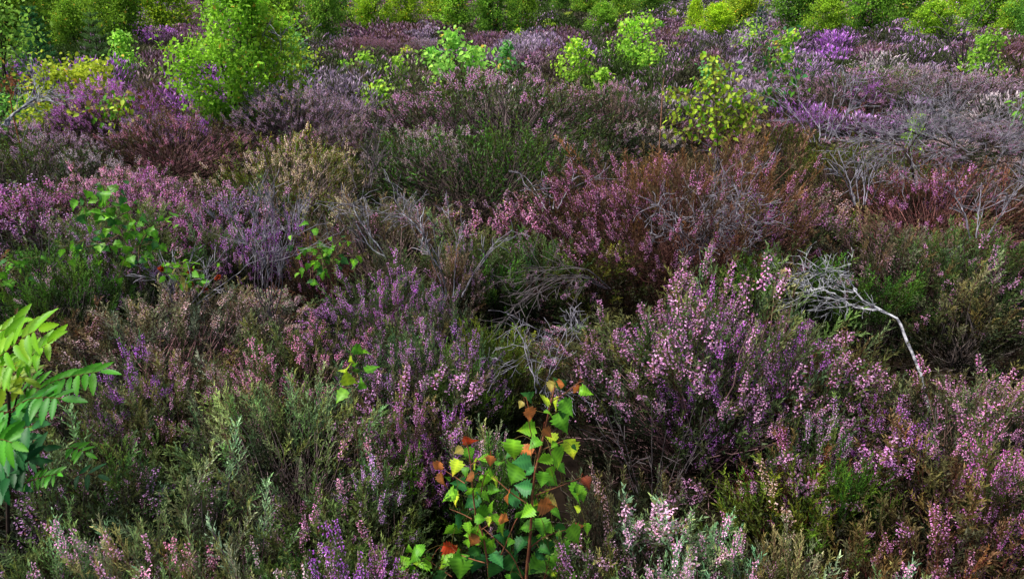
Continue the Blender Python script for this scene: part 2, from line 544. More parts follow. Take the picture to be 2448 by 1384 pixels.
# (x, y of the crown top, width, kind[, height of the crown]) read off the photograph
B = [
 # upper left
 (250,205,160,'P',.55),(185,235,90,'P'),(330,262,110,'V'),(385,262,150,'N'),(440,258,70,'P'),(430,322,200,'N'),(330,330,140,'R'),
 (500,335,120,'N'),(372,66,60,'P',.5),(60,270,120,'L'),(140,288,150,'Q'),(60,335,170,'G'),(215,345,130,'E'),
 (160,400,120,'Q'),(300,380,120,'F'),(90,412,130,'M'),(20,425,110,'M'),(330,400,150,'M'),(400,432,110,'M'),(250,420,120,'K'),
 (560,425,120,'V'),(505,445,100,'V'),(450,470,90,'M'),(588,490,110,'P'),(683,462,55,'P',.55),(500,515,130,'L'),(560,530,110,'L'),(60,470,120,'L'),
 (150,480,140,'L'),(20,540,120,'N'),(110,560,150,'G'),(215,520,130,'V'),(330,500,120,'L'),(300,560,120,'V'),(410,540,140,'G'),
 (170,640,160,'G'),(60,620,130,'B'),(230,600,120,'G'),
 # cream mound and dark hollow
 (650,325,190,'C',.6),(735,345,130,'C',.6),(575,385,130,'O'),(690,410,170,'C'),(770,440,150,'C'),(620,440,130,'O'),(840,350,110,'B',.5),
 (880,300,70,'O',.55),(880,390,110,'B'),(720,215,130,'Q'),(800,232,130,'Q'),(640,250,140,'Q'),(560,300,120,'D'),(720,290,120,'X'),(840,270,120,'Q'),(650,305,90,'K'),
 # middle mound
 (1000,195,170,'K',.7),(1110,172,220,'K',.75),(1240,168,220,'K',.75),(1350,175,180,'F',.7),(1440,195,180,'K',.65),(1530,215,140,'X'),
 (980,290,170,'E',.6),(1085,232,70,'O',.7),(1060,290,150,'G',.65),(1170,262,120,'E',.60),(1290,252,190,'G',.65),(1390,262,150,'G'),
 (1110,340,210,'G',.6),(1230,345,210,'O',.6),(1340,330,180,'G',.6),(1010,380,160,'G'),(1150,420,200,'O'),(1260,400,180,'O',.5),(960,440,120,'G'),
 (1450,275,150,'X'),(1540,270,140,'E'),(950,250,120,'F'),
 # pink mound, right of the middle
 (1560,322,210,'N',.75),(1690,325,230,'N',.78),(1800,340,190,'N',.75),(1870,380,170,'N',.65),(1470,365,170,'N',.65),(1400,395,130,'R',.55),
 (1600,400,220,'R',.6),(1730,400,220,'N',.62),(1830,430,160,'P',.55),(1480,450,180,'R',.5),(1600,480,200,'B',.5),(1310,432,130,'K'),(1380,480,160,'R'),
 (1240,480,150,'K'),(1160,490,130,'K'),(1110,535,100,'V'),(1290,540,180,'F'),(1420,545,190,'O'),(1330,610,170,'B'),(1190,570,140,'G'),(1230,620,150,'G'),
 (1880,490,190,'X'),(1970,500,180,'X'),(1850,570,160,'X'),(1930,580,180,'G'),(1790,600,150,'G'),
 # right
 (2240,395,190,'N'),(2150,440,190,'F'),(2340,420,190,'F'),(2250,470,210,'K'),(2140,520,190,'K'),(2350,500,180,'R'),(2060,540,180,'X'),(2190,590,190,'W'),
 (2300,570,190,'X'),(2400,560,140,'N'),(2330,640,200,'K'),(2420,610,130,'K'),(2230,660,190,'X'),(2120,610,150,'G'),(2430,470,120,'R'),
 (2000,330,160,'O'),(1925,345,130,'F'),(2180,385,130,'K'),(2290,385,130,'K'),(2060,345,130,'K'),(1900,285,130,'O',.5),(1870,258,130,'R'),(1970,430,140,'F'),(2030,470,130,'O'),
 (1960,235,110,'P'),(1905,205,90,'L'),(1990,170,110,'V'),(2080,190,90,'P'),(2030,215,80,'L'),(2120,250,60,'V'),(2200,170,190,'Q'),(2150,205,170,'E'),(2260,210,160,'E'),
 (2340,180,180,'Q'),(2420,165,140,'K'),(2395,88,120,'D',.6),(2040,240,130,'N'),
 (1740,200,120,'Q'),(1830,170,140,'Q'),
 # middle distance
 (865,82,110,'D',.6),(940,84,110,'D',.6),(1010,92,90,'Q',.5),(770,108,70,'L',.5),(1310,90,90,'Q',.5),(1750,100,120,'Q',.5),(1240,120,130,'Q'),(1180,95,80,'D'),
 # middle band
 (900,465,170,'K'),(1010,455,150,'K'),(830,490,120,'F'),(870,530,150,'G'),(990,530,150,'G'),(940,560,150,'B'),(760,560,110,'N'),
 (1000,620,90,'P'),(915,652,100,'P'),(1040,650,90,'V'),(960,690,120,'V'),(860,700,130,'L'),(1080,590,120,'F'),(1060,700,140,'B'),
 (940,768,130,'V'),(1010,790,110,'V'),(1120,762,120,'V'),(830,770,110,'L'),(740,750,140,'L'),(670,790,130,'L'),(620,830,120,'K'),(710,850,140,'L'),
 (340,685,190,'F'),(225,712,110,'L'),(430,695,150,'F'),(540,690,140,'F'),(455,745,70,'O'),(300,760,150,'X'),(390,770,150,'K'),(500,780,150,'F'),(280,800,110,'P'),(600,740,110,'F'),
 (130,690,140,'R'),(180,760,120,'X'),(210,860,130,'K'),(350,868,190,'K'),(480,850,160,'K'),(560,870,150,'F'),
 (790,865,160,'K'),(900,850,130,'X'),(985,850,140,'K'),(1050,905,110,'P'),(960,930,120,'M'),(1110,840,120,'G'),(1180,760,110,'O'),
 # big heather on the right
 (1690,650,150,'P',.62),(1640,670,130,'L',.6),(1760,665,140,'L',.6),(1820,690,110,'L',.55),(1560,700,150,'K',.58),(1500,740,150,'K',.55),(1600,750,170,'K',.55),(1720,745,180,'P',.55),(1850,760,150,'X'),
 (1920,730,120,'P',.55),(1990,765,110,'N',.5),(1440,790,120,'K'),(1550,830,190,'K'),(1680,830,200,'K'),(1800,830,190,'K'),(1920,830,150,'N'),(2010,850,130,'R'),
 (1470,890,150,'X'),(1600,900,180,'X'),(1740,905,180,'K'),(1870,900,170,'K'),(1960,930,130,'V'),(1700,985,150,'K'),(1820,1000,150,'X'),(1900,1010,130,'N'),
 # right foreground
 (2165,905,100,'P'),(2230,880,110,'K'),(2320,905,150,'W'),(2420,830,110,'E'),(2400,930,130,'W'),(2370,990,150,'K'),(2240,1000,160,'K'),(2150,985,110,'L'),
 (2080,880,130,'G'),(2090,985,120,'O'),(2300,1080,150,'N'),(2410,1060,110,'M'),(2180,1100,150,'B'),(2040,1060,130,'G'),(2420,1170,120,'R'),
 (1940,1105,140,'W'),(2000,1180,150,'K'),(1850,1175,140,'O'),(2100,1230,150,'R'),(2230,1210,160,'N'),(2360,1260,150,'R'),
 (1760,1220,130,'W'),(1700,1200,110,'K'),(1810,1280,150,'G'),(1930,1270,150,'W'),(2060,1320,150,'N'),(2200,1320,150,'W'),(2400,1340,140,'N'),
 (1470,1195,130,'W'),(1560,1270,130,'W'),(1640,1320,130,'W'),(1420,1290,120,'X'),(1340,1330,110,'W'),
 # left foreground
 (110,1150,170,'L'),(220,1120,120,'L'),(60,1250,170,'L'),(180,1260,170,'W'),(300,900,150,'K'),(210,940,130,'L'),(380,960,160,'O'),(290,1010,150,'X'),(420,1050,130,'L'),
 (480,960,140,'K'),(560,1000,150,'W'),(470,1130,150,'W'),(640,930,150,'W'),(740,920,150,'W'),(690,1000,150,'W'),(600,1090,160,'W'),(800,1000,150,'L'),(860,930,130,'K'),
 (760,1090,160,'X'),(880,1060,150,'L'),(930,1010,130,'G'),(1000,1080,140,'G'),(370,1170,160,'X'),(300,1260,160,'W'),(440,1250,160,'K'),(560,1190,160,'W'),(690,1190,170,'W'),
 (580,1300,150,'W'),(720,1290,150,'E'),(820,1280,110,'P'),(860,1200,140,'X'),(960,1180,140,'W'),(930,1280,130,'M'),(320,1330,150,'W'),(130,1340,150,'V'),(460,1340,150,'K'),
 (1080,980,130,'G'),(1160,960,110,'W'),(1190,1040,120,'G'),(1420,1010,140,'B'),(1520,1020,160,'B'),(1620,1060,150,'B'),(1460,1110,140,'B'),
]

# dark hollows between the mounds: x, y, half width, half height
HOLLOW = [(1320, 720, 110, 55), (870, 415, 60, 45), (600, 595, 70, 30), (400, 622, 70, 22), (1500, 1085, 130, 100), (2230, 800, 190, 85), (2030, 1000, 60, 45),
          (440, 1010, 100, 45), (990, 1110, 55, 60), (1660, 585, 130, 35), (30, 585, 60, 35), (480, 395, 80, 30), (1250, 300, 100, 28), (1130, 700, 80, 50), (1300, 690, 130, 50), (860, 400, 80, 60), (250, 1060, 70, 45),
          (1180, 880, 60, 35), (1990, 1130, 50, 50), (1420, 640, 60, 30), (1770, 1130, 120, 50), (2140, 1180, 60, 40), (1040, 1240, 50, 60), (700, 880, 60, 22), (330, 830, 80, 22), (1390, 1150, 40, 60)]


def in_hollow(px, py, g=1.):
    for hx, hy, a, b in HOLLOW:
        if ((px - hx) / (a * g)) ** 2 + ((py - hy) / (b * g)) ** 2 < 1:
            return True
    return False


# the large mounds that shape the near moor, same columns
BIG = [
 (1710,655,620,'J',.70),(1650,318,590,'U',.86),(1210,170,600,'X',.85),(1150,300,470,'G',.68),(1300,285,380,'G',.62),(985,288,260,'E',.58),(670,322,340,'C',.62),
 (920,455,330,'F',.58),(330,400,340,'K',.48),(80,412,260,'L',.48),(565,425,210,'X',.46),(300,500,300,'X',.44),(390,685,430,'F',.50),(690,905,470,'W',.50),(140,1110,330,'L',.45),
 (2290,880,430,'J',.48),(2240,392,400,'N',.58),(2310,540,320,'X',.52),(1900,470,240,'X',.50),(2140,520,260,'F',.50),(400,262,320,'R',.60),(250,203,180,'P',.62),(930,640,220,'V',.50),(1000,765,330,'V',.46),
 (700,750,260,'J',.46),(1900,1150,320,'O',.42),(2230,1060,330,'N',.44),(470,1120,300,'W',.42),(1550,1225,340,'W',.40),(830,1200,260,'X',.42),(2380,1210,240,'R',.42),
 (390,855,330,'K',.44),(980,845,230,'J',.47),(1340,425,260,'R',.50),(1270,540,260,'X',.44),(2050,160,420,'X',.62),(2280,160,360,'Q',.62),(720,212,260,'Q',.60),(60,330,240,'G',.50),
 (2040,332,260,'O',.55),(1480,200,260,'X',.62),(130,640,230,'G',.42),(1110,535,170,'K',.50),(220,930,240,'L',.42),
]

PLACED = []      # (x, y, R, H, kind, hand)
for nb_, b in enumerate(BIG + B):
    px, py, w, k = b[:4]
    H = b[4] if len(b) > 4 else (.46 if py > 250 else .42)
    if nb_ >= len(BIG) and k in 'PVM':
        H += .05
    q = at_z(px, py, H)
    for _ in range(12):
        q = at_z(px, py, H + .6 * float(ground_z(q[0], q[1])))
    sl = math.hypot(math.hypot(q[0], q[1]), EYE - H)
    R = max(.13, min(1.2, .5 * w / F * sl * ((1.42 if q[1] < 3.2 else 1.15) if w < 300 else 1.08)))
    # the crown top is the far rim of what shows: the centre lies about a third of a radius nearer
    q = q * np.array([1, 1, 0]) - np.array([0, .15 * R, 0])
    if in_hollow(*to_px(q[0], q[1], H * .7)):
        continue
    if nb_ >= len(BIG) and any((p[0] - q[0]) ** 2 + (p[1] - q[1]) ** 2 < (p[2] * (.80 if k not in 'PVM' else .0)) ** 2 for p in PLACED[:NBIG]):
        continue
    if nb_ >= len(BIG) and q[1] < 3.4 and k not in 'PVM' and any((p[0] - q[0]) ** 2 + (p[1] - q[1]) ** 2 < ((p[2] + R) * .40) ** 2 for p in PLACED):
        continue
    PLACED.append((q[0], q[1], R, H * (1 if nb_ < len(BIG) else rng.uniform(.80, 1.0)), k, True))
    if nb_ < len(BIG):
        NBIG = len(PLACED)

ANCH = [(px, py, k) for (px, py, w, k, *_) in B] + [
 # the open moor beyond: what colour the carpet takes where
 (350,110,'B'),(300,160,'B'),(250,120,'G'),(390,140,'D'),(330,190,'F'),(450,60,'D'),(180,100,'G'),(220,90,'X'),(370,215,'F'),(270,180,'X'),(400,180,'X'),
 (830,60,'D'),(780,130,'K'),(830,160,'Q'),(900,150,'X'),(880,180,'K'),(790,180,'X'),(960,165,'F'),(850,205,'F'),(980,110,'D'),(1050,60,'D'),(930,195,'X'),(750,165,'B'),(1010,140,'X'),
 (1300,50,'L'),(1350,60,'G'),(1330,110,'V'),(1300,130,'D'),(1420,110,'X'),(1380,30,'B'),(1560,40,'L'),(1600,60,'D'),(1590,90,'D'),(1550,25,'G'),(1620,30,'L'),(1500,70,'D'),(1340,85,'D'),
 (1640,120,'L'),(1560,140,'X'),(1480,160,'G'),(1600,160,'X'),(1500,185,'L'),(1560,190,'X'),(1680,140,'D'),(1720,130,'L'),(1640,180,'B'),(1700,170,'X'),
 (1800,110,'L'),(1850,95,'D'),(1900,110,'V'),(1950,90,'X'),(2000,110,'P'),(2050,90,'L'),(2100,120,'D'),(2150,110,'L'),(2200,100,'V'),(2250,70,'X'),(2300,80,'V'),
 (2250,130,'X'),(2330,120,'D'),(2400,130,'R'),(2300,150,'L'),(2200,140,'L'),(2100,150,'E'),(2000,140,'X'),(1900,140,'Q'),(1850,160,'X'),(1950,160,'V'),
 (1750,60,'G'),(1800,80,'Q'),(2060,60,'D'),(1290,30,'G'),(1450,20,'X'),(700,90,'B'),(720,150,'B'),(1250,60,'D'),(1100,70,'B'),
]
AX = np.array([a[0] for a in ANCH]); AY = np.array([a[1] for a in ANCH]); AK = [a[2] for a in ANCH]


def kind_at(x, y, z, r):
    px, py = to_px(x, y, z)
    d = np.hypot((AX - px), (AY - py) * 2.0) * r.uniform(.75, 1.25, len(AX))
    return AK[int(np.argmin(d))]


# fill the gaps between the listed bushes, out to about nine metres
fr = np.random.default_rng(5)
FILL_MAX = 296 - len(PLACED)
cand = []
for _ in range(26000):
    y = .75 + 8.6 * math.sqrt(fr.random()); x = fr.uniform(-1, 1) * (y * .80 + .55)
    R = (.135 + .032 * y) * fr.uniform(.85, 1.25)
    ok = True
    for (bx, by, bR, *_ ) in PLACED:
        if abs(bx - x) < 1.5 and (bx - x) ** 2 + (by - y) ** 2 < ((bR + R) * .74) ** 2:
            ok = False; break
    if ok and sum(1 for p in PLACED if not p[5]) < FILL_MAX:
        # leave the dark hollows under the dead branch and by the twiggy heather open
        p_ = to_px(x, y, .25)
        if in_hollow(*p_, 1.1):
            continue
        k = kind_at(x, y, .35, fr)
        PLACED.append((x, y, R, fr.uniform(.16, .32), k, False))

# ------------------------------------------------------------------ landmarks for the labels
LAND = []     # (x, y, words)


def landmark(p, words):
    LAND.append((p[0], p[1], words))


# ------------------------------------------------------------------ leaves
def birch_leaf(r, curl=.25, teeth=7, width=.86):
    """serrated triangular leaf, stalk at the origin, blade along +y, unit length; half strips per side"""
    ts = np.linspace(0, 1, teeth * 2 + 1)
    prof = np.interp(ts, [0, .06, .2, .32, .55, .8, 1], [.06, .55, .93, 1, .70, .27, .0]) * width * .5
    tooth = np.where(np.arange(len(ts)) % 2 == 1, 1.20, .86); tooth[0] = 1; tooth[-1] = 1
    prof = prof * tooth
    zc = -curl * ts ** 2 + .04 * np.sin(ts * r.uniform(4, 9) + r.uniform(0, 6))
    fold = r.uniform(.05, .55)
    V = []; C = []
    for i, t in enumerate(ts):
        lag = -.05 * prof[i]
        V += [(-prof[i], t - .06 * (i % 2 == 1), zc[i] + fold * prof[i]), (-prof[i] * .5, t, zc[i] + fold * prof[i] * .42 + .008 * (-1) ** i), (0, t, zc[i]),
              (prof[i] * .5, t, zc[i] + fold * prof[i] * .42 + .008 * (-1) ** i), (prof[i], t - .06 * (i % 2 == 1), zc[i] + fold * prof[i])]
        v_ = 1.14 if i % 2 else .84
        C += [(v_, v_, v_), (.95 * v_, .95 * v_, .95 * v_), (1.5, 1.4, 1.2), (.95 * v_, .95 * v_, .95 * v_), (v_, v_, v_)]
    n = len(ts); idx = np.arange(n * 5).reshape(n, 5)
    f = np.stack([idx[:-1, :-1], idx[:-1, 1:], idx[1:, 1:], idx[1:, :-1]], -1).reshape(-1, 4)
    return np.array(V), f, np.array(C)


def rowan_leaflet(r):
    ts = np.linspace(0, 1, 15)
    prof = np.sin(np.clip(ts, 0, 1) ** .8 * pi) ** .75 * .148
    prof[0] = .02; prof[-1] = 0
    prof = prof * np.where(np.arange(15) % 2 == 1, 1.14, .88)
    V = []; C = []
    fold = .30; cu = r.uniform(.05, .25)
    for i, t in enumerate(ts):
        z = -cu * t * t
        V += [(-prof[i], t, z + fold * prof[i]), (0, t, z), (prof[i], t, z + fold * prof[i])]
        C += [(1, 1, 1), (1.3, 1.25, 1.15), (1, 1, 1)]
    idx = np.arange(45).reshape(15, 3)
    f = np.stack([idx[:-1, :-1], idx[:-1, 1:], idx[1:, 1:], idx[1:, :-1]], -1).reshape(-1, 4)
    return np.array(V), f, np.array(C)


def leaf_frame(tipdir, normal):
    y = norm(tipdir); x = norm(np.cross(y, normal)); z = np.cross(x, y)
    return np.stack([x, y, z], -1)


def catmull(pts, n):
    pts = np.asarray(pts, float)
    if len(pts) == 2:
        t = np.linspace(0, 1, n)[:, None]
        return pts[0] * (1 - t) + pts[1] * t
    P = np.vstack([2 * pts[0] - pts[1], pts, 2 * pts[-1] - pts[-2]])
    out = []
    for s in np.linspace(0, len(pts) - 1 - 1e-6, n):
        i = int(s); t = s - i
        p0, p1, p2, p3 = P[i:i + 4]
        out.append(.5 * ((2 * p1) + (-p0 + p2) * t + (2 * p0 - 5 * p1 + 4 * p2 - p3) * t * t + (-p0 + 3 * p1 - 3 * p2 + p3) * t ** 3))
    return np.array(out)


LC = {  # leaf colours
    'y': (.36, .50, .03), 'g': (.085, .26, .018), 'd': (.030, .120, .022), 'b': (.035, .165, .045),
    'l': (.15, .38, .02), 'r': (.38, .045, .015), 'o': (.48, .16, .045), 'n': (.20, .075, .02), 'k': (.30, .26, .06), 'm': (.15, .035, .015)}

TOCAM = np.array([0, -.80, .60])

# ------------------------------------------------------------------ foreground birch seedling
def build_fore_birch():
    Y0 = 1.50
    r = np.random.default_rng(21)
    dep = lambda px, py: Y0 + .05 * sin(px * .013 + 1) + .00004 * (py - 1100)
    pt = lambda px, py, dy=0: at_y(px, py, dep(px, py) + dy)
    foot = np.array([pt(1240, 1384)[0], Y0, 0.])
    root = thing('birch_seedling', 'young birch seedling with jagged green leaves and orange red tips, front centre', 'birch', foot)
    landmark(foot, 'red tipped birch seedling')
    S = [  # stem polylines in photo pixels, base radius
        ('stem', [None, (1258, 1384), (1266, 1300), (1270, 1244), (1277, 1142), (1297, 1055), (1312, 985), (1326, 925)], .0045),
        ('stem', [None, (1170, 1384), (1160, 1310), (1155, 1280), (1138, 1230), (1130, 1170), (1126, 1113), (1118, 1065)], .0036),
        ('branch', [(1279, 1184), (1330, 1165), (1388, 1142)], .0018),
        ('branch', [(1297, 1075), (1320, 1065), (1346, 1053)], .0016),
        ('branch', [(1318, 960), (1350, 940), (1378, 918), (1396, 910)], .0014),
        ('branch', [(1287, 1100), (1275, 1060), (1262, 1000), (1252, 950)], .0016),
        ('branch', [(1264, 1206), (1220, 1176), (1180, 1140)], .0020),
        ('branch', [(1175, 1372), (1205, 1310), (1235, 1240), (1264, 1206)], .0022),
        ('branch', [(1111, 1155), (1085, 1138), (1054, 1118)], .0015),
        ('branch', [(1128, 1240), (1105, 1228), (1075, 1216)], .0015),
        ('branch', [(1152, 1265), (1175, 1250), (1200, 1242)], .0014),
        ('branch', [(1160, 1345), (1125, 1335), (1095, 1322), (1078, 1305)], .0016),
        ('branch', [(1250, 1384), (1225, 1330), (1180, 1285), (1155, 1262)], .0018),
        ('branch', [(1266, 1310), (1300, 1284), (1345, 1268), (1400, 1256)], .0018),
        ('branch', [(1080, 1378), (1040, 1350), (995, 1316)], .0016),
        ('branch', [(985, 1384), (970, 1360), (958, 1345)], .0013),
        ('branch', [(1300, 1384), (1312, 1340), (1310, 1300)], .0013),
        ('branch', [(1126, 1110), (1150, 1098), (1172, 1088)], .0012),
        ('branch', [(1150, 1175), (1155, 1150), (1165, 1128)], .0012),
    ]
    allp = []
    for nm, pts, rad in S:
        P = [np.array([pt(*pts[1])[0] * 1.0, Y0, -.03]) if p is None else pt(p[0], p[1]) for p in pts]
        Q = catmull(P, 16 if nm == 'stem' else 9)
        allp.append(Q)
        mb = MB()
        tubes(mb, (Q - foot)[None], np.linspace(rad, rad * .45, len(Q))[None], 6, (1, 1, 1))
        mb.build(nm, [M_REDSTEM], root, smooth=True)
    A = np.vstack(allp)
    # leaves: x, y of the blade centre, size px, colour, direction of the tip on the picture (degrees, 0 = right, 90 = down)
    LV = [
     (1333,918,44,'k',200),(1345,916,36,'o',-10),(1318,925,40,'k',100),(1380,933,40,'o',100),(1297,955,56,'y',190),(1357,975,64,'g',50),(1345,1012,72,'g',60),
     (1325,962,46,'y',120),(1268,992,52,'o',75),(1245,968,26,'k',120),(1259,1026,58,'l',170),(1252,1072,60,'o',210),(1226,1078,74,'l',95),(1277,1062,48,'g',150),
     (1366,1075,72,'y',80),(1335,1100,84,'l',60),(1300,1098,54,'l',150),(1246,1105,62,'b',170),(1230,1135,80,'g',115),(1249,1164,58,'b',190),(1297,1147,50,'g',100),
     (1310,1035,40,'n',40),(1318,1130,42,'l',70),(1322,1150,48,'g',30),(1404,1153,42,'m',60),(1373,1178,66,'g',100),(1384,1172,36,'l',110),(1392,1186,38,'l',75),
     (1311,1212,66,'o',20),(1320,1200,50,'k',30),(1332,1228,44,'g',30),(1220,1193,62,'b',160),(1208,1184,44,'o',140),(1260,1225,48,'l',150),
     (1122,1056,46,'r',30),(1095,1078,34,'k',150),(1089,1118,54,'y',110),(1122,1086,46,'g',70),(1137,1112,52,'y',70),(1171,1103,38,'o',100),(1156,1095,40,'l',190),
     (1044,1117,42,'o',120),(1055,1148,48,'n',80),(1095,1157,56,'b',200),(1073,1184,62,'l',150),(1090,1192,52,'y',100),(1126,1200,66,'b',150),(1145,1185,50,'l',50),(1158,1228,60,'g',40),
     (1104,1236,80,'d',160),(1078,1270,66,'l',130),(1095,1250,50,'b',120),(1129,1277,54,'l',180),(1130,1292,48,'n',120),(1195,1252,72,'l',50),(1077,1312,50,'r',20),(1064,1340,58,'l',150),(1088,1318,36,'o',60),
     (1100,1358,84,'g',95),(1137,1350,74,'b',100),(1166,1310,58,'g',130),(1191,1337,58,'b',40),(1222,1350,66,'d',60),(1257,1258,58,'g',170),(1295,1258,56,'g',80),(1240,1304,58,'b',150),
     (1200,1284,52,'b',180),(1242,1229,54,'g',130),(1337,1295,70,'b',70),(1375,1280,66,'l',60),(1350,1312,52,'g',60),(1311,1313,64,'d',60),(1279,1355,70,'g',150),(1326,1340,60,'g',40),(1322,1372,48,'g',80),
     (1404,1264,36,'l',80),(1386,1256,36,'n',-20),(987,1328,58,'g',150),(962,1352,54,'l',110),(1010,1345,54,'l',190),(1000,1310,46,'g',210),(1355,1362,44,'n',10),(1208,1242,40,'o',30),(1150,1240,40,'g',0),
     (1173,1138,42,'l',20),(1185,1150,40,'y',40),(1160,1150,36,'l',100),(1283,1215,44,'g',30),(1265,1290,50,'d',200),(1215,1310,54,'d',100),(1180,1365,58,'d',110),(1240,1372,60,'d',20),(1045,1375,54,'d',200),(1300,1300,50,'b',30),
     (1120,1140,40,'n',160),(1262,1128,46,'b',150),(1335,1262,40,'d',150),(1140,1320,50,'d',60),(1298,1330,48,'b',10),(1345,1120,36,'g',40)]
    gm, om, pm = MB(), MB(), MB()
    V = MB()
    for (px, py, s, c, ang) in LV:
        ctr = pt(px, py, r.normal(0, .03))
        sz = s / F * np.linalg.norm(ctr - np.array([0, 0, EYE])) * .76
        a = radians(ang)
        right = np.array([1., 0, 0]); down = np.array([0, -sp, -cp]); back = np.array([0, -cp, sp])
        tip = norm(right * cos(a) + down * sin(a) + back * r.normal(0.05, .42))
        nrm = norm(back * r.uniform(.5, 1.) + np.array([0, 0, .55]) + r.normal(0, .50, 3))
        Mx = leaf_frame(tip, nrm)
        tv, tf, tc = birch_leaf(r, r.uniform(.1, .45) if c not in 'orm' else r.uniform(.4, .8), 7, r.uniform(.78, .95))
        col = np.array(LC[c]) * r.uniform(1.15, 1.75)
        org = ctr - tip * sz * .5
        cc = tc * col
        if c in 'ylk' and r.random() < .4:
            cc = cc * (1 + np.clip(tv[:, 1:2] - .6, 0, 1) * np.array([1.5, -.3, 0]))
        place(om if c in 'ornm' else gm, tv, tf, cc, Mx[None], (org - foot)[None], np.array([sz]))
        j = np.argmin(np.linalg.norm(A - org, axis=1)); a0 = A[j]
        mid = (a0 + org) / 2 + np.array([0, 0, .012])
        Q = catmull([a0, mid, org], 5)
        tubes(om if c in 'ornm' else gm, (Q - foot)[None], np.full((1, 5), .0007), 4, np.array((.16, .13, .03)) if c not in 'ornm' else np.array((.3, .07, .03)))
    for _ in range(75):
        k = r.integers(len(A)); a0 = A[k]
        if a0[2] < .2:
            continue
        off = r.normal(0, .022, 3); org = a0 + off
        tip = norm(off * 20 + r.normal(0, .4, 3) + np.array([0, 0, -.35])); nrm = norm(np.array([0, -.5, .7]) + r.normal(0, .5, 3))
        tv, tf, tc = birch_leaf(r, r.uniform(.1, .6), 6, r.uniform(.75, .95))
        c = 'glglyd'[r.integers(6)]
        place(gm, tv, tf, tc * np.array(LC[c]) * r.uniform(1., 1.6), leaf_frame(tip, nrm)[None], (org - foot)[None], np.array([r.uniform(.016, .034)]))
        tubes(gm, np.stack([a0, (a0 + org) / 2 + np.array([0, 0, .006]), org])[None] - foot, np.full((1, 3), .0006), 3, np.array((.16, .13, .03)))
    gm.build('leaves', [M_LEAF], root, smooth=True)
    o = om.build('leaves', [M_LEAF], root, smooth=True); o['label'] = 'orange and red withering leaves'


build_fore_birch()


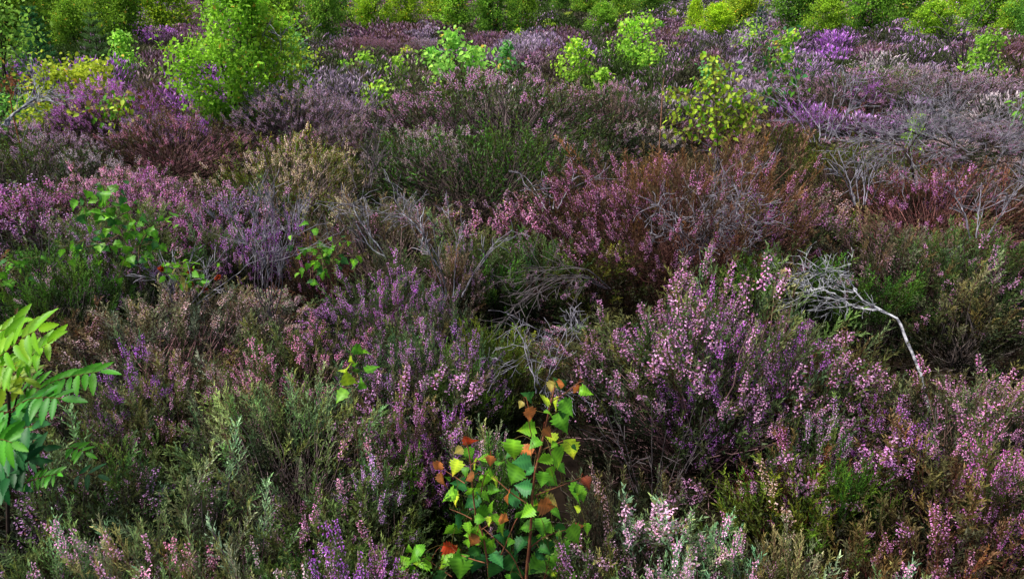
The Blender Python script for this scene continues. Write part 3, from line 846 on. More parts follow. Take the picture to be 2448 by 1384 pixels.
# ------------------------------------------------------------------ rowan seedling
def build_rowan():
    Y0 = 1.62
    r = np.random.default_rng(8)
    foot = np.array([at_y(18, 1000, Y0)[0], Y0, 0.])
    root = thing('rowan_seedling', 'rowan seedling with bright toothed feathery leaves at the left edge', 'rowan', foot)
    landmark(foot, 'rowan seedling')
    mb = MB()
    for pts, rad in (([(22, 1500), (18, 1100), (22, 1000), (18, 930), (-5, 850), (-25, 780)], .005), ([(20, 1010), (38, 960), (45, 890)], .003), ([(15, 1060), (30, 1000), (60, 950)], .0025)):
        Q = catmull([at_y(x, y, Y0) for x, y in pts], 12)
        Q[:, 2] = np.maximum(Q[:, 2], -.02)
        tubes(mb, (Q - foot)[None], np.linspace(rad, rad * .5, 12)[None], 6, (1, 1, 1))
    mb.build('stem', [M_BARK], root, smooth=True)
    FR = [  # rachis polyline, leaflet length px, pairs, colour, depth offset
     ([(-25, 870), (0, 852), (54, 809), (92, 787)], 54, 5, 'Y', -.06),
     ([(40, 890), (60, 865), (87, 841), (128, 810)], 46, 5, 'Y', -.03),
     ([(-30, 800), (5, 790), (45, 770)], 46, 3, 'Y', .04),
     ([(-20, 905), (20, 890), (60, 905)], 44, 4, 'y2', .03),
     ([(30, 985), (108, 922), (170, 900), (240, 888)], 46, 7, 'L', -.05),
     ([(10, 990), (60, 958), (100, 950), (148, 952)], 52, 5, 'L2', -.09),
     ([(10, 1060), (40, 1035), (60, 1022), (78, 1019)], 60, 2, 'B', -.05),
     ([(0, 1090), (20, 1075), (50, 1050)], 56, 3, 'B', 0),
     ([(-30, 1000), (-5, 985), (30, 985)], 56, 3, 'L2', .02),
     ([(-10, 1140), (20, 1115), (70, 1100)], 50, 3, 'D', -.02),
     ([(40, 1100), (70, 1085), (105, 1072)], 42, 2, 'D', .05),
     ([(40, 1165), (70, 1150), (110, 1138), (138, 1132)], 24, 6, 'L', -.03),
     ([(150, 1075), (175, 1070), (205, 1082)], 27, 3, 'L', 0),
     ([(-20, 1190), (0, 1165), (25, 1130)], 48, 3, 'D', -.04),
     ([(175, 1140), (200, 1132), (235, 1135)], 36, 1, 'D', .03),
     ([(-40, 930), (-15, 925), (20, 930)], 50, 3, 'y2', -.02),
     ([(-50, 900), (-20, 880), (15, 875), (40, 868)], 50, 4, 'Y', .02),
     ([(-60, 1020), (-20, 1010), (20, 1020), (50, 1010)], 54, 4, 'L2', .03),
     ([(-40, 1060), (0, 1050), (30, 1058)], 52, 3, 'L', -.03),
     ([(-50, 1110), (-10, 1095), (25, 1090)], 52, 3, 'B', .02),
     ([(-60, 1150), (-20, 1140), (20, 1150)], 50, 3, 'B', -.05),
     ([(-40, 840), (-10, 825), (20, 800)], 48, 4, 'Y', -.02),
     ([(0, 970), (40, 945), (75, 925), (110, 935)], 46, 4, 'L', .03),
    ]
    cols = {'Y': (.19, .46, .010), 'y2': (.25, .38, .02), 'L': (.085, .36, .018), 'L2': (.05, .27, .024), 'B': (.025, .17, .042), 'D': (.02, .115, .032)}
    for pts, ll, npair, c, dy in FR:
        fm = MB()
        off = r.normal(0, .03)
        Q = catmull([at_y(x, y, Y0 + dy + off - .03 * i) for i, (x, y) in enumerate(pts)], 14)
        tubes(fm, (Q - foot)[None], np.linspace(.0014, .0007, 14)[None], 4, np.array((.20, .07, .03)))
        L = np.sum(np.linalg.norm(np.diff(Q, axis=0), axis=1))
        sz = ll / F * np.linalg.norm(Q[7] - np.array([0, 0, EYE])) * 1.06
        up = norm(np.array([0, -.55, .85]) + r.normal(0, .2, 3))
        start = .28
        npair += 1
        for i in range(npair + 1):
            u = start + (1 - start) * (i / max(npair, 1)) ** .9
            k = min(int(u * 13), 12); fr_ = u * 13 - k
            p = Q[k] * (1 - fr_) + Q[min(k + 1, 13)] * fr_ if k < 13 else Q[-1]
            tg = norm(Q[min(k + 1, 13)] - Q[max(k - 1, 0)])
            side = norm(np.cross(tg, up))
            for sgn in ((-1, 1) if i < npair else (0,)):
                d = norm(tg * .50 + side * sgn * .9) if sgn else tg
                d = norm(d + r.normal(0, .10, 3) + np.array([0, 0, -.18]))
                tv, tf, tc = rowan_leaflet(r)
                col = np.array(cols[c]) * r.uniform(.82, 1.2) * np.array([r.uniform(.85, 1.2), 1, 1])
                nrm = norm(up + r.normal(0, .22, 3))
                place(fm, tv, tf, tc * col, leaf_frame(d, nrm)[None], (p - foot)[None], np.array([sz * r.uniform(.85, 1.1) * (1 - .2 * (i == 0))]))
        fm.build('compound_leaf', [M_LEAF], root, smooth=True)


build_rowan()


# ------------------------------------------------------------------ slender saplings drawn by their stems
def simple_leaf(k=6):
    """small ovate leaf, stalk at origin, along +y"""
    V = np.array([(0, 0, 0), (-.33, .28, .06), (.33, .28, .06), (-.26, .62, .02), (.26, .62, .02), (0, 1, -.12), (0, .45, -.03)], float)
    f = np.array([(0, 6, 1), (0, 2, 6), (1, 6, 3), (2, 4, 6), (3, 6, 5), (6, 4, 5)])
    c = np.ones((7, 3)); c[6] = 1.12
    return V, f, c


SL = simple_leaf()


def build_sapling(name, label, cat, Y, stems, leaf, nleaf, cols, seed, group=None, stemr=.004, spread=.05, mark=None, serr=False, mat=None):
    r = np.random.default_rng(seed)
    b0 = stems[0][0]
    foot = np.array([at_y(b0[0], b0[1], Y)[0], Y, 0.]); foot[2] = ground_z(foot[0], foot[1])
    root = thing(name, label, cat, foot, group=group)
    if mark:
        landmark(foot, mark)
    st, lm = MB(), MB()
    seg = []
    for si, pts in enumerate(stems):
        rr = stemr * (1 if si == 0 else .6)
        P = [at_y(x, y, Y + .06 * Y / 3 * math.sin(x * .05 + i)) for i, (x, y) in enumerate(pts)]
        if si == 0:
            P = [foot - np.array([0, 0, .03])] + P
        Q = catmull(P, 12)
        tubes(st, (Q - foot)[None], np.linspace(rr, rr * .35, 12)[None], 5, np.array((.16, .10, .06)))
        seg.append(Q)
    lens = np.array([np.sum(np.linalg.norm(np.diff(q, axis=0), axis=1)) for q in seg])
    for i in range(nleaf):
        si = r.choice(len(seg), p=lens / lens.sum())
        q = seg[si]; u = r.uniform(.25 if si == 0 else .1, 1)
        k = min(int(u * 11), 10); p = q[k] + (q[k + 1] - q[k]) * (u * 11 - k)
        off = r.normal(0, spread, 3) * np.array([1, 1, .7])
        e = p + off
        s = leaf * r.uniform(.6, 1.25)
        tip = norm(off * 4 + r.normal(0, .6, 3) + np.array([0, 0, -.55]))
        nrm = norm(np.array([0, -.6, .8]) + r.normal(0, .55, 3))
        c = np.array(LC[cols[r.integers(len(cols))]]) * r.uniform(1.0, 1.7)
        if serr:
            tv, tf, tc = birch_leaf(r, r.uniform(.1, .4), 4, .85)
        else:
            tv, tf, tc = SL
        place(lm, tv, tf, tc * c, leaf_frame(tip, nrm)[None], (e - foot)[None], np.array([s]))
        tubes(st, np.stack([p, (p + e) / 2 + np.array([0, 0, .01]), e])[None] - foot, np.full((1, 3), max(.0006, .00035 * Y)), 3, np.array((.15, .12, .05)))
    st.build('stem', [M_STEM], root, smooth=True)
    lm.build('leaves', [M_LEAF], root, smooth=True)
    return root


build_sapling('birch_sapling', 'arching young birch sapling with round green leaves among purple heather, left', 'birch', 3.5,
              [[(335, 650), (315, 600), (285, 560), (262, 520), (252, 470), (246, 440)], [(330, 610), (345, 560), (375, 545), (408, 535)], [(285, 560), (240, 590), (200, 590), (172, 605)],
               [(330, 640), (334, 600), (340, 570), (345, 540)], [(262, 510), (220, 500), (186, 495)], [(262, 530), (300, 510), (345, 490)], [(255, 560), (215, 565), (190, 580)], [(350, 560), (330, 590), (300, 600), (318, 640)]],
              .052, 125, 'glglgbddlgg', 31, mark='arching left birch sapling', serr=True, spread=.045)
build_sapling('birch_seedling', 'small leafy birch shoot beside the grey standing dead heather', 'birch', 3.35,
              [[(790, 660), (778, 630), (765, 600), (760, 580)], [(785, 640), (805, 610), (825, 590)], [(770, 615), (745, 610), (730, 605)], [(780, 640), (750, 650), (735, 640)]],
              .045, 55, 'glgdlg', 32, spread=.05, serr=True)
build_sapling('bilberry_shoot', 'low leafy green shoot beneath the arching birch sapling, beside rusty seed heads', 'seedling', 3.0,
              [[(450, 680), (440, 655), (425, 640), (395, 632)], [(450, 665), (480, 645), (510, 635)], [(445, 660), (450, 640), (455, 632)], [(440, 660), (410, 655), (390, 660)]],
              .04, 50, 'glglk', 33, spread=.04)
build_sapling('birch_seedling', 'leafy green shoot cut off by the left edge of the picture', 'birch', 3.3,
              [[(-10, 720), (0, 680), (15, 640), (30, 625)], [(-5, 690), (20, 680), (40, 660)]], .055, 26, 'gglgd', 34, spread=.05, serr=True)
build_sapling('birch_seedling', 'tiny seedling with four yellow green leaves in the foreground heather', 'seedling', 2.0,
              [[(845, 960), (843, 920), (840, 870), (838, 825)], [(843, 925), (800, 930), (768, 932)]], .045, 11, 'yygl', 35, spread=.018, serr=True, stemr=.0018)
build_sapling('birch_sapling', 'yellow green birch sapling with round leaves behind the pink heather mound', 'birch', 5.6,
              [[(1715, 360), (1712, 300), (1712, 240), (1705, 180), (1702, 135)], [(1712, 300), (1750, 260), (1790, 215)], [(1712, 290), (1670, 260), (1630, 270), (1605, 290)], [(1712, 250), (1680, 210), (1670, 190)],
               [(1712, 260), (1745, 220), (1755, 190)], [(1712, 310), (1770, 290), (1805, 300)], [(1712, 320), (1660, 310), (1620, 320)], [(1712, 230), (1725, 200), (1720, 160)], [(1715, 330), (1780, 270), (1808, 240)], [(1712, 300), (1640, 230), (1605, 225)]],
              .043, 760, 'yyylyyylk', 36, mark='yellow green birch sapling', spread=.048, stemr=.007)
build_sapling('birch_sapling', 'sparse dark leaved birch sapling behind the yellow green one', 'birch', 7.2,
              [[(1835, 270), (1840, 220), (1850, 170), (1865, 110), (1868, 75)], [(1840, 220), (1800, 180), (1795, 150)], [(1845, 200), (1890, 170), (1925, 150)], [(1850, 170), (1830, 130), (1845, 100)], [(1842, 230), (1890, 210), (1915, 190)]],
              .06, 110, 'gdgbdg', 37, spread=.07)
build_sapling('birch_sapling', 'bright green leafy shoot at the right edge beyond the grey dead branches', 'birch', 8.0,
              [[(2450, 290), (2445, 260), (2440, 235)], [(2448, 270), (2425, 250)], [(2448, 270), (2470, 250)]], .07, 45, 'lgl', 38, spread=.08)
build_sapling('low_shrub', 'yellow green low shrub growing out of the purple heather mound, left', 'shrub', 7.6,
              [[(270, 320), (268, 280), (275, 240), (310, 228)], [(268, 285), (240, 262), (225, 265)], [(270, 275), (290, 250), (300, 240)], [(270, 300), (295, 280), (305, 290)], [(268, 280), (255, 250), (262, 240)], [(270, 300), (245, 285), (235, 270)]],
              .06, 170, 'ykyglng', 39, spread=.075, mark='shrub in the purple mound')


# ------------------------------------------------------------------ branching growth
def grow(r, p, d, L, rad, depth, out, bend=.35, nb=4, spread=.7, ratio=.62, up=.05, n=6, rr=.6):
    pts = [np.array(p, float)]; d = norm(np.array(d, float))
    for i in range(n - 1):
        d = norm(d + r.normal(0, bend, 3) / n * 2 + np.array([0, 0, up]) / n * 3)
        pts.append(pts[-1] + d * L / (n - 1))
    pts = np.array(pts)
    out.append((pts, np.linspace(rad, rad * .5, n), depth))
    if depth > 0:
        for i in range(nb):
            t = r.uniform(.3, 1.0); k = min(int(t * (n - 1)), n - 2)
            q = pts[k] + (pts[k + 1] - pts[k]) * (t * (n - 1) - k)
            td = norm(pts[k + 1] - pts[k])
            dd = norm(td + r.normal(0, spread, 3))
            grow(r, q, dd, L * ratio * r.uniform(.7, 1.2), rad * rr * (1 - .3 * t), depth - 1, out, bend, nb, spread, ratio, up, n, rr)


def add_branches(mb, out, foot, sides=4, col=(1, 1, 1), rmin=.0008):
    byn = {}
    for pts, rad, dpt in out:
        byn.setdefault(len(pts), []).append((pts, rad))
    for n, lst in byn.items():
        P = np.array([a for a, b in lst]) - foot
        R = np.maximum(np.array([b for a, b in lst]), rmin)
        tubes(mb, P, R, sides, col)


# ------------------------------------------------------------------ dead wood
def build_dead(name, label, cat, foot, trunks, twig, mats, seed, group=None, mark=None, rmin=.0009):
    """trunks: list of (world polyline, radius); twig: dict for growth off them"""
    r = np.random.default_rng(seed)
    root = thing(name, label, cat, foot, group=group)
    if mark:
        landmark(foot, mark)
    mb = MB(); tw = []
    for pts, rad, ntw in trunks:
        n = 14
        Q = catmull(pts, n)
        Q[1:-1] += r.normal(0, rad * .5, (n - 2, 3))
        rad = rad * (.72 if mats[0] is not M_SILVER else .9)
        w = np.linspace(rad, rad * .42, n) * r.uniform(.88, 1.12, n)
        tubes(mb, (Q - foot)[None], w[None], 7 if rad > .006 else 5, (1, 1, 1))
        for i in range(max(2, int(ntw * .45))):
            t = r.uniform(twig.get('t0', .35), 1.); k = min(int(t * (n - 1)), n - 2)
            p = Q[k] + (Q[k + 1] - Q[k]) * (t * (n - 1) - k)
            td = norm(Q[k + 1] - Q[k])
            d = norm(td * twig.get('along', .8) + r.normal(0, twig.get('sp', .6), 3) + np.array(twig.get('bias', (0, 0, 0))))
            grow(r, p, d, twig['L'] * r.uniform(.5, 1.2), rad * .8 * twig.get('rr', .35), twig.get('depth', 2), tw, twig.get('bend', .5), twig.get('nb', 3), twig.get('spread', .6), .65, twig.get('up', .0), 6, .62)
    add_branches(tm := MB(), tw, foot, 4, rmin=rmin)
    mb.build('trunk', [mats[0]], root, smooth=True)
    tm.build('twigs', [mats[1]], root, smooth=True)
    return root


def ypts(lst):
    return [at_y(x, y, Y) for (x, y, Y) in lst]


# bleached branch leaning out of the dark hollow, right
ft = at_y(2210, 920, 2.75); ft[2] = 0
build_dead('dead_branch', 'bleached silver birch branch leaning over the dark hollow on the right', 'dead branch', ft,
           [(ypts([(2225, 985, 2.70), (2200, 900, 2.75), (2185, 850, 2.8), (2160, 805, 2.85), (2150, 770, 2.9), (2115, 745, 2.95), (2060, 715, 3.0), (2040, 690, 3.05)]), .0088, 6),
            (ypts([(2105, 742, 2.96), (2070, 738, 3.0), (2030, 730, 3.05), (2005, 715, 3.1)]), .007, 14),
            (ypts([(2050, 705, 3.02), (2045, 690, 3.1), (2030, 670, 3.1), (2020, 645, 3.1)]), .005, 10),
            (ypts([(2030, 728, 3.05), (1990, 700, 3.1), (1950, 690, 3.15), (1915, 680, 3.2)]), .004, 16),
            (ypts([(2040, 700, 3.05), (1990, 690, 3.1), (1965, 660, 3.1), (1945, 630, 3.1)]), .0035, 14)],
           dict(L=.15, sp=.55, along=.6, depth=2, nb=3, bias=(-.35, 0, .15), t0=.55, rr=.45), (M_SILVER, M_SILVER), 41, mark='bleached leaning branch')

# grey dead heather thicket, right
ft = at_y(2180, 400, 4.9); ft[2] = 0
Tk = [(ypts([(2185, 430, 4.9), (2170, 375, 4.9), (2160, 350, 4.95), (2120, 345, 5.0), (2070, 330, 5.1)]), .012, 40),
      (ypts([(2180, 400, 4.9), (2175, 360, 4.95), (2200, 320, 5.0), (2220, 280, 5.1)]), .010, 40),
      (ypts([(2330, 400, 4.8), (2300, 370, 4.85), (2270, 345, 4.9), (2210, 325, 5.0), (2160, 310, 5.0)]), .012, 40),
      (ypts([(2330, 400, 4.8), (2290, 350, 4.9), (2265, 310, 5.0), (2290, 260, 5.2)]), .010, 40),
      (ypts([(2340, 400, 4.8), (2380, 350, 5.0), (2420, 300, 5.2)]), .009, 34),
      (ypts([(2340, 400, 4.8), (2390, 390, 4.9), (2440, 390, 4.9)]), .008, 34)]
build_dead('dead_heather', 'big tangle of grey dead branches with dark crooked limbs, upper right', 'dead heather', ft, Tk,
           dict(L=.26, sp=.6, along=.7, depth=2, nb=4, bias=(0, 0, .02), t0=.3, rr=.35), (M_BARK, M_TWIG), 42, mark='big grey dead tangle', rmin=.0011)

ft = at_y(650, 740, 3.0); ft[2] = 0
r_ = np.random.default_rng(4)
tr = []
for i in range(9):
    x1 = 575 + i * 17 + r_.normal(0, 5)
    tr.append((ypts([(648 + r_.normal(0, 8), 760, 3.0), (642 + (i - 4) * 8, 690, 3.0), (x1 * .5 + 325, 620, 3.02 + r_.normal(0, .05)), (x1, 545 + abs(i - 4) * 9, 3.05 + r_.normal(0, .08))]), .0042, 11))
build_dead('dead_heather', 'upright grey dead heather fanning out of one stem, left of centre', 'dead heather', ft, tr,
           dict(L=.16, sp=.30, along=1., depth=2, nb=3, bend=.3, spread=.35, bias=(0, 0, .35), t0=.3, rr=.45, up=.12), (M_TWIGD, M_TWIG), 43, mark='upright grey dead heather')
tr = []
for i in range(7):
    a = r_.uniform(-.3, 1)
    tr.append((ypts([(1455 + r_.normal(0, 10), 690, 2.95), (1400, 670 - a * 30, 2.9), (1330 + r_.normal(0, 20), 660 - a * 40 + 20, 2.85 + r_.normal(0, .06)), (1235 + r_.normal(0, 30), 690 + r_.normal(0, 30), 2.75 + r_.normal(0, .1))]), .003, 9))
ft = at_y(1460, 700, 2.95); ft[2] = 0
build_dead('dead_heather', 'flattened grey dead twigs sweeping left in the shadow below the pink mound', 'dead heather', ft, tr,
           dict(L=.15, sp=.35, along=1., depth=1, nb=4, bend=.4, spread=.4, bias=(-.2, 0, .0), t0=.25, rr=.5), (M_TWIGD, M_TWIGD), 44, mark='flattened grey twigs')
tr = []
for i in range(13):
    x1 = r_.uniform(1540, 1800)
    tr.append((ypts([(1640 + r_.normal(0, 25), 640, 3.9), (1650 + (x1 - 1650) * .3, 580, 3.85), (1650 + (x1 - 1650) * .7, 530 + r_.normal(0, 15), 3.8), (x1, 460 + abs(x1 - 1660) * .6 + r_.normal(0, 30), 3.75 + r_.normal(0, .1))]), .0045, 10))
ft = at_y(1650, 640, 3.9); ft[2] = 0
build_dead('dead_heather', 'pale bare twigs on the front face of the red pink heather mound', 'dead heather', ft, tr,
           dict(L=.22, sp=.5, along=.8, depth=2, nb=3, bend=.6, spread=.55, bias=(0, -.1, .1), t0=.25, rr=.45), (M_TWIG, M_TWIG), 45, mark='pale twigs of the pink mound', rmin=.0012)
tr = []
for i in range(4):
    x1 = r_.uniform(1190, 1400)
    tr.append((ypts([(1285 + r_.normal(0, 20), 940, 1.95), (1285 + (x1 - 1285) * .4, 890, 1.95), (x1, 810 + r_.normal(0, 35), 2.0 + r_.normal(0, .06))]), .0026, 10))
ft = at_y(1285, 960, 1.95); ft[2] = 0
build_dead('dead_heather', 'whitish dead heather twigs just behind the red tipped birch seedling', 'dead heather', ft, tr,
           dict(L=.12, sp=.6, along=.7, depth=2, nb=3, bend=.6, spread=.7, bias=(0, 0, .05), t0=.2, rr=.5), (M_TWIG, M_TWIG), 46, rmin=.0006)
tr = []
for i in range(7):
    tr.append((ypts([(5 + i * 3, 300, 6.3), (30, 275, 6.3), (60 + i * 4, 255 - i * 3, 6.35), (85 + r_.normal(0, 10), 235 + r_.normal(0, 12), 6.4)]), .008, 8))
ft = at_y(10, 300, 6.3); ft[2] = 0
build_dead('dead_heather', 'white bleached dead branches at the left edge below the rusty plant', 'dead heather', ft, tr,
           dict(L=.25, sp=.4, along=.9, depth=1, nb=3, spread=.5, t0=.2, rr=.5), (M_SILVER, M_SILVER), 47, mark='white branches at the left edge', rmin=.002)
tr = []
for x0, pts in ((0, [(925, 620, 3.7), (905, 590, 3.7), (875, 550, 3.72), (850, 510, 3.75), (845, 490, 3.8)]), (0, [(925, 615, 3.7), (895, 600, 3.7), (870, 570, 3.7), (852, 535, 3.7)]), (0, [(1005, 590, 3.7), (1012, 560, 3.7), (1005, 530, 3.72), (1015, 495, 3.8)]), (0, [(1010, 560, 3.7), (985, 530, 3.7), (960, 510, 3.75)])):
    tr.append((ypts(pts), .0045, 10))
ft = at_y(960, 620, 3.7); ft[2] = 0
build_dead('dead_heather', 'curving pale bare stems under the grey pink heather mound, centre', 'dead heather', ft, tr,
           dict(L=.16, sp=.4, along=.9, depth=2, nb=3, spread=.5, bias=(0, 0, .2), t0=.3, rr=.45), (M_SILVER, M_TWIG), 48, mark='curving pale stems', rmin=.0011)
# dark twig skeletons under the big heather and elsewhere
for sd, (px, py, Y, n, wpx, hpx), lab in (
    (51, (1560, 1190, 1.95, 26, 330, 230), 'dark bare lower twigs below the large pink heather, right of the birch seedling'),
    (52, (2200, 1250, 1.9, 18, 300, 220), 'dark grey bare twigs low on the right foreground heather'),
    (53, (870, 440, 4.6, 16, 150, 160), 'dark slate twigs beside the cream tipped mound'),
    (54, (2060, 480, 4.2, 18, 200, 140), 'grey blue dead twig clump below the dark crooked limbs'),
    (55, (1960, 330, 5.6, 18, 190, 110), 'small grey dead twig clump left of the crooked limbs'),
    (56, (80, 690, 3.4, 14, 200, 130), 'dark bare twigs near the left edge above the rowan'),
    (57, (430, 720, 2.95, 24, 330, 70), 'buff dead twig crown in front of the arching sapling'),
    (58, (1080, 700, 3.0, 16, 220, 130), 'brown wiry dead twigs right of the purple tufts, centre'),
    (59, (1320, 490, 4.3, 5, 120, 60), 'thin white twigs on the left shoulder of the pink mound'),
    (60, (2330, 560, 3.6, 16, 240, 130), 'reddish grey bare twigs in the right hand heather'),
    (61, (640, 165, 9.0, 12, 160, 60), 'grey dead twigs behind the large birch bush'),
    (62, (2300, 140, 10.0, 14, 180, 60), 'wiry dark twigs under the upper right shrub')):
    rr_ = np.random.default_rng(sd)
    tr = []
    for i in range(max(4, int(n * .40))):
        x1 = px + rr_.uniform(-.5, .5) * wpx; y1 = py - hpx * rr_.uniform(.6, 1.05)
        dY = rr_.normal(0, .08 * Y / 2)
        tr.append((ypts([(px + (x1 - px) * .25, py + 10, Y), (px + (x1 - px) * .55, py - hpx * .35, Y + dY * .5), (x1, y1, Y + dY)]), .0011 * Y, 6))
    ft = at_y(px, py, Y); ft[2] = 0
    build_dead('dead_heather', lab, 'dead heather', ft, tr, dict(L=.07 * Y * .62, sp=.35, along=1., depth=1, nb=4, bend=.4, spread=.45, bias=(0, 0, .15), t0=.2, rr=.55),
               (M_TWIGD if sd in (51, 52, 53, 56, 62) else M_TWIG,) * 2, sd, rmin=.0004 * Y)


# ------------------------------------------------------------------ grass head, rusty flowers, rusty plant
def build_grass():
    Y = 2.65
    foot = at_y(1850, 760, Y); foot[2] = 0
    root = thing('grass_stalk', 'dry straw coloured grass stalk with nodding seed head on the right', 'grass stalk', foot)
    mb = MB(); hb = MB(); r = np.random.default_rng(2)
    Q = catmull([foot] + ypts([(1847, 740, Y), (1850, 700, Y), (1856, 665, Y), (1866, 650, Y), (1880, 648, Y), (1888, 655, Y)]), 18)
    tubes(mb, (Q - foot)[None], np.linspace(.0018, .0010, 18)[None], 5, np.array((.42, .32, .17)))
    for i in range(70):
        k = r.integers(12, 17); p = Q[k] + (Q[k + 1] - Q[k]) * r.random()
        d = norm(Q[k + 1] - Q[k] + r.normal(0, .02, 3)); tip = norm(d + r.normal(0, .5, 3))
        place(hb, SL[0], SL[1], SL[2] * np.array((.50, .38, .20)) * r.uniform(.7, 1.2), leaf_frame(tip, r.normal(0, 1, 3))[None], (p - foot)[None], np.array([.014]))
    mb.build('stalk', [M_STEM], root); hb.build('seed_head', [M_STEM], root)
    foot = at_y(1586, 240, 6.5); foot[2] = 0
    root = thing('grass_stalk', 'single thin reddish dry stalk rising left of the yellow green birch sapling', 'grass stalk', foot)
    mb = MB(); Q = catmull([foot] + ypts([(1583, 240, 6.5), (1584, 215, 6.5), (1588, 186, 6.5)]), 10)
    tubes(mb, (Q - foot)[None], np.linspace(.006, .003, 10)[None], 5, np.array((.32, .16, .09))); mb.build('stalk', [M_STEM], root)


build_grass()


def build_rust_heads():
    r = np.random.default_rng(6)
    for (px, py, lab) in ((385, 643, 'leftmost rusty orange dried flower head, left of the leafy shoot'), (455, 648, 'rusty dried flower head inside the low leafy shoot'),
                          (521, 664, 'rightmost rusty orange dried flower head above the buff heather'), (457, 681, 'small rusty dried flower head below the leafy shoot'),
                          (490, 693, 'lowest and reddest dried flower head over the buff heather')):
        Y = 2.95
        top = at_y(px, py, Y); foot = np.array([top[0] + .01, Y + .02, 0.])
        root = thing('dried_flower', lab, 'dried flower', foot, group='rusty dried flower heads in the left heather')
        mb = MB(); hb = MB()
        Q = catmull([foot, foot * .5 + top * .5 + np.array([.015, 0, .02]), top], 8)
        tubes(mb, (Q - foot)[None], np.full((1, 8), .0014), 4, np.array((.28, .24, .20)))
        for i in range(26):
            d = norm(r.normal(0, 1, 3) + np.array([0, -.2, .7]))
            place(hb, SL[0] * np.array([1.4, 1, 1]), SL[1], SL[2] * np.array((.45, .075, .02)) * r.uniform(.6, 1.3), leaf_frame(d, r.normal(0, 1, 3))[None], (top - foot)[None], np.array([.017]))
        mb.build('stalk', [M_STEM], root); hb.build('flower_head', [M_LEAF], root)
    foot = at_y(25, 250, 6.8); foot[2] = 0
    root = thing('dried_plant', 'rusty orange withered plant standing at the left edge', 'withered plant', foot)
    st, lv = MB(), MB()
    for pts in ([(28, 260, 6.8), (28, 220, 6.8), (30, 185, 6.8)], [(28, 230, 6.8), (20, 212, 6.8), (12, 208, 6.8)], [(28, 240, 6.8), (34, 220, 6.85), (38, 200, 6.8)]):
        P = ypts(pts)
        Q = catmull(([foot] + P) if pts[0][1] == 260 else P, 8)
        tubes(st, (Q - foot)[None], np.linspace(.006, .003, 8)[None], 4, np.array((.30, .10, .05)))
        for i in range(14):
            q = Q[-1] + r.normal(0, .03, 3)
            place(lv, SL[0], SL[1], SL[2] * np.array((.26, .10, .04)) * r.uniform(.5, 1.3), leaf_frame(r.normal(0, 1, 3), r.normal(0, 1, 3))[None], (q - foot)[None], np.array([.035]))
    st.build('stem', [M_STEM], root); lv.build('leaves', [M_LEAF], root)


build_rust_heads()


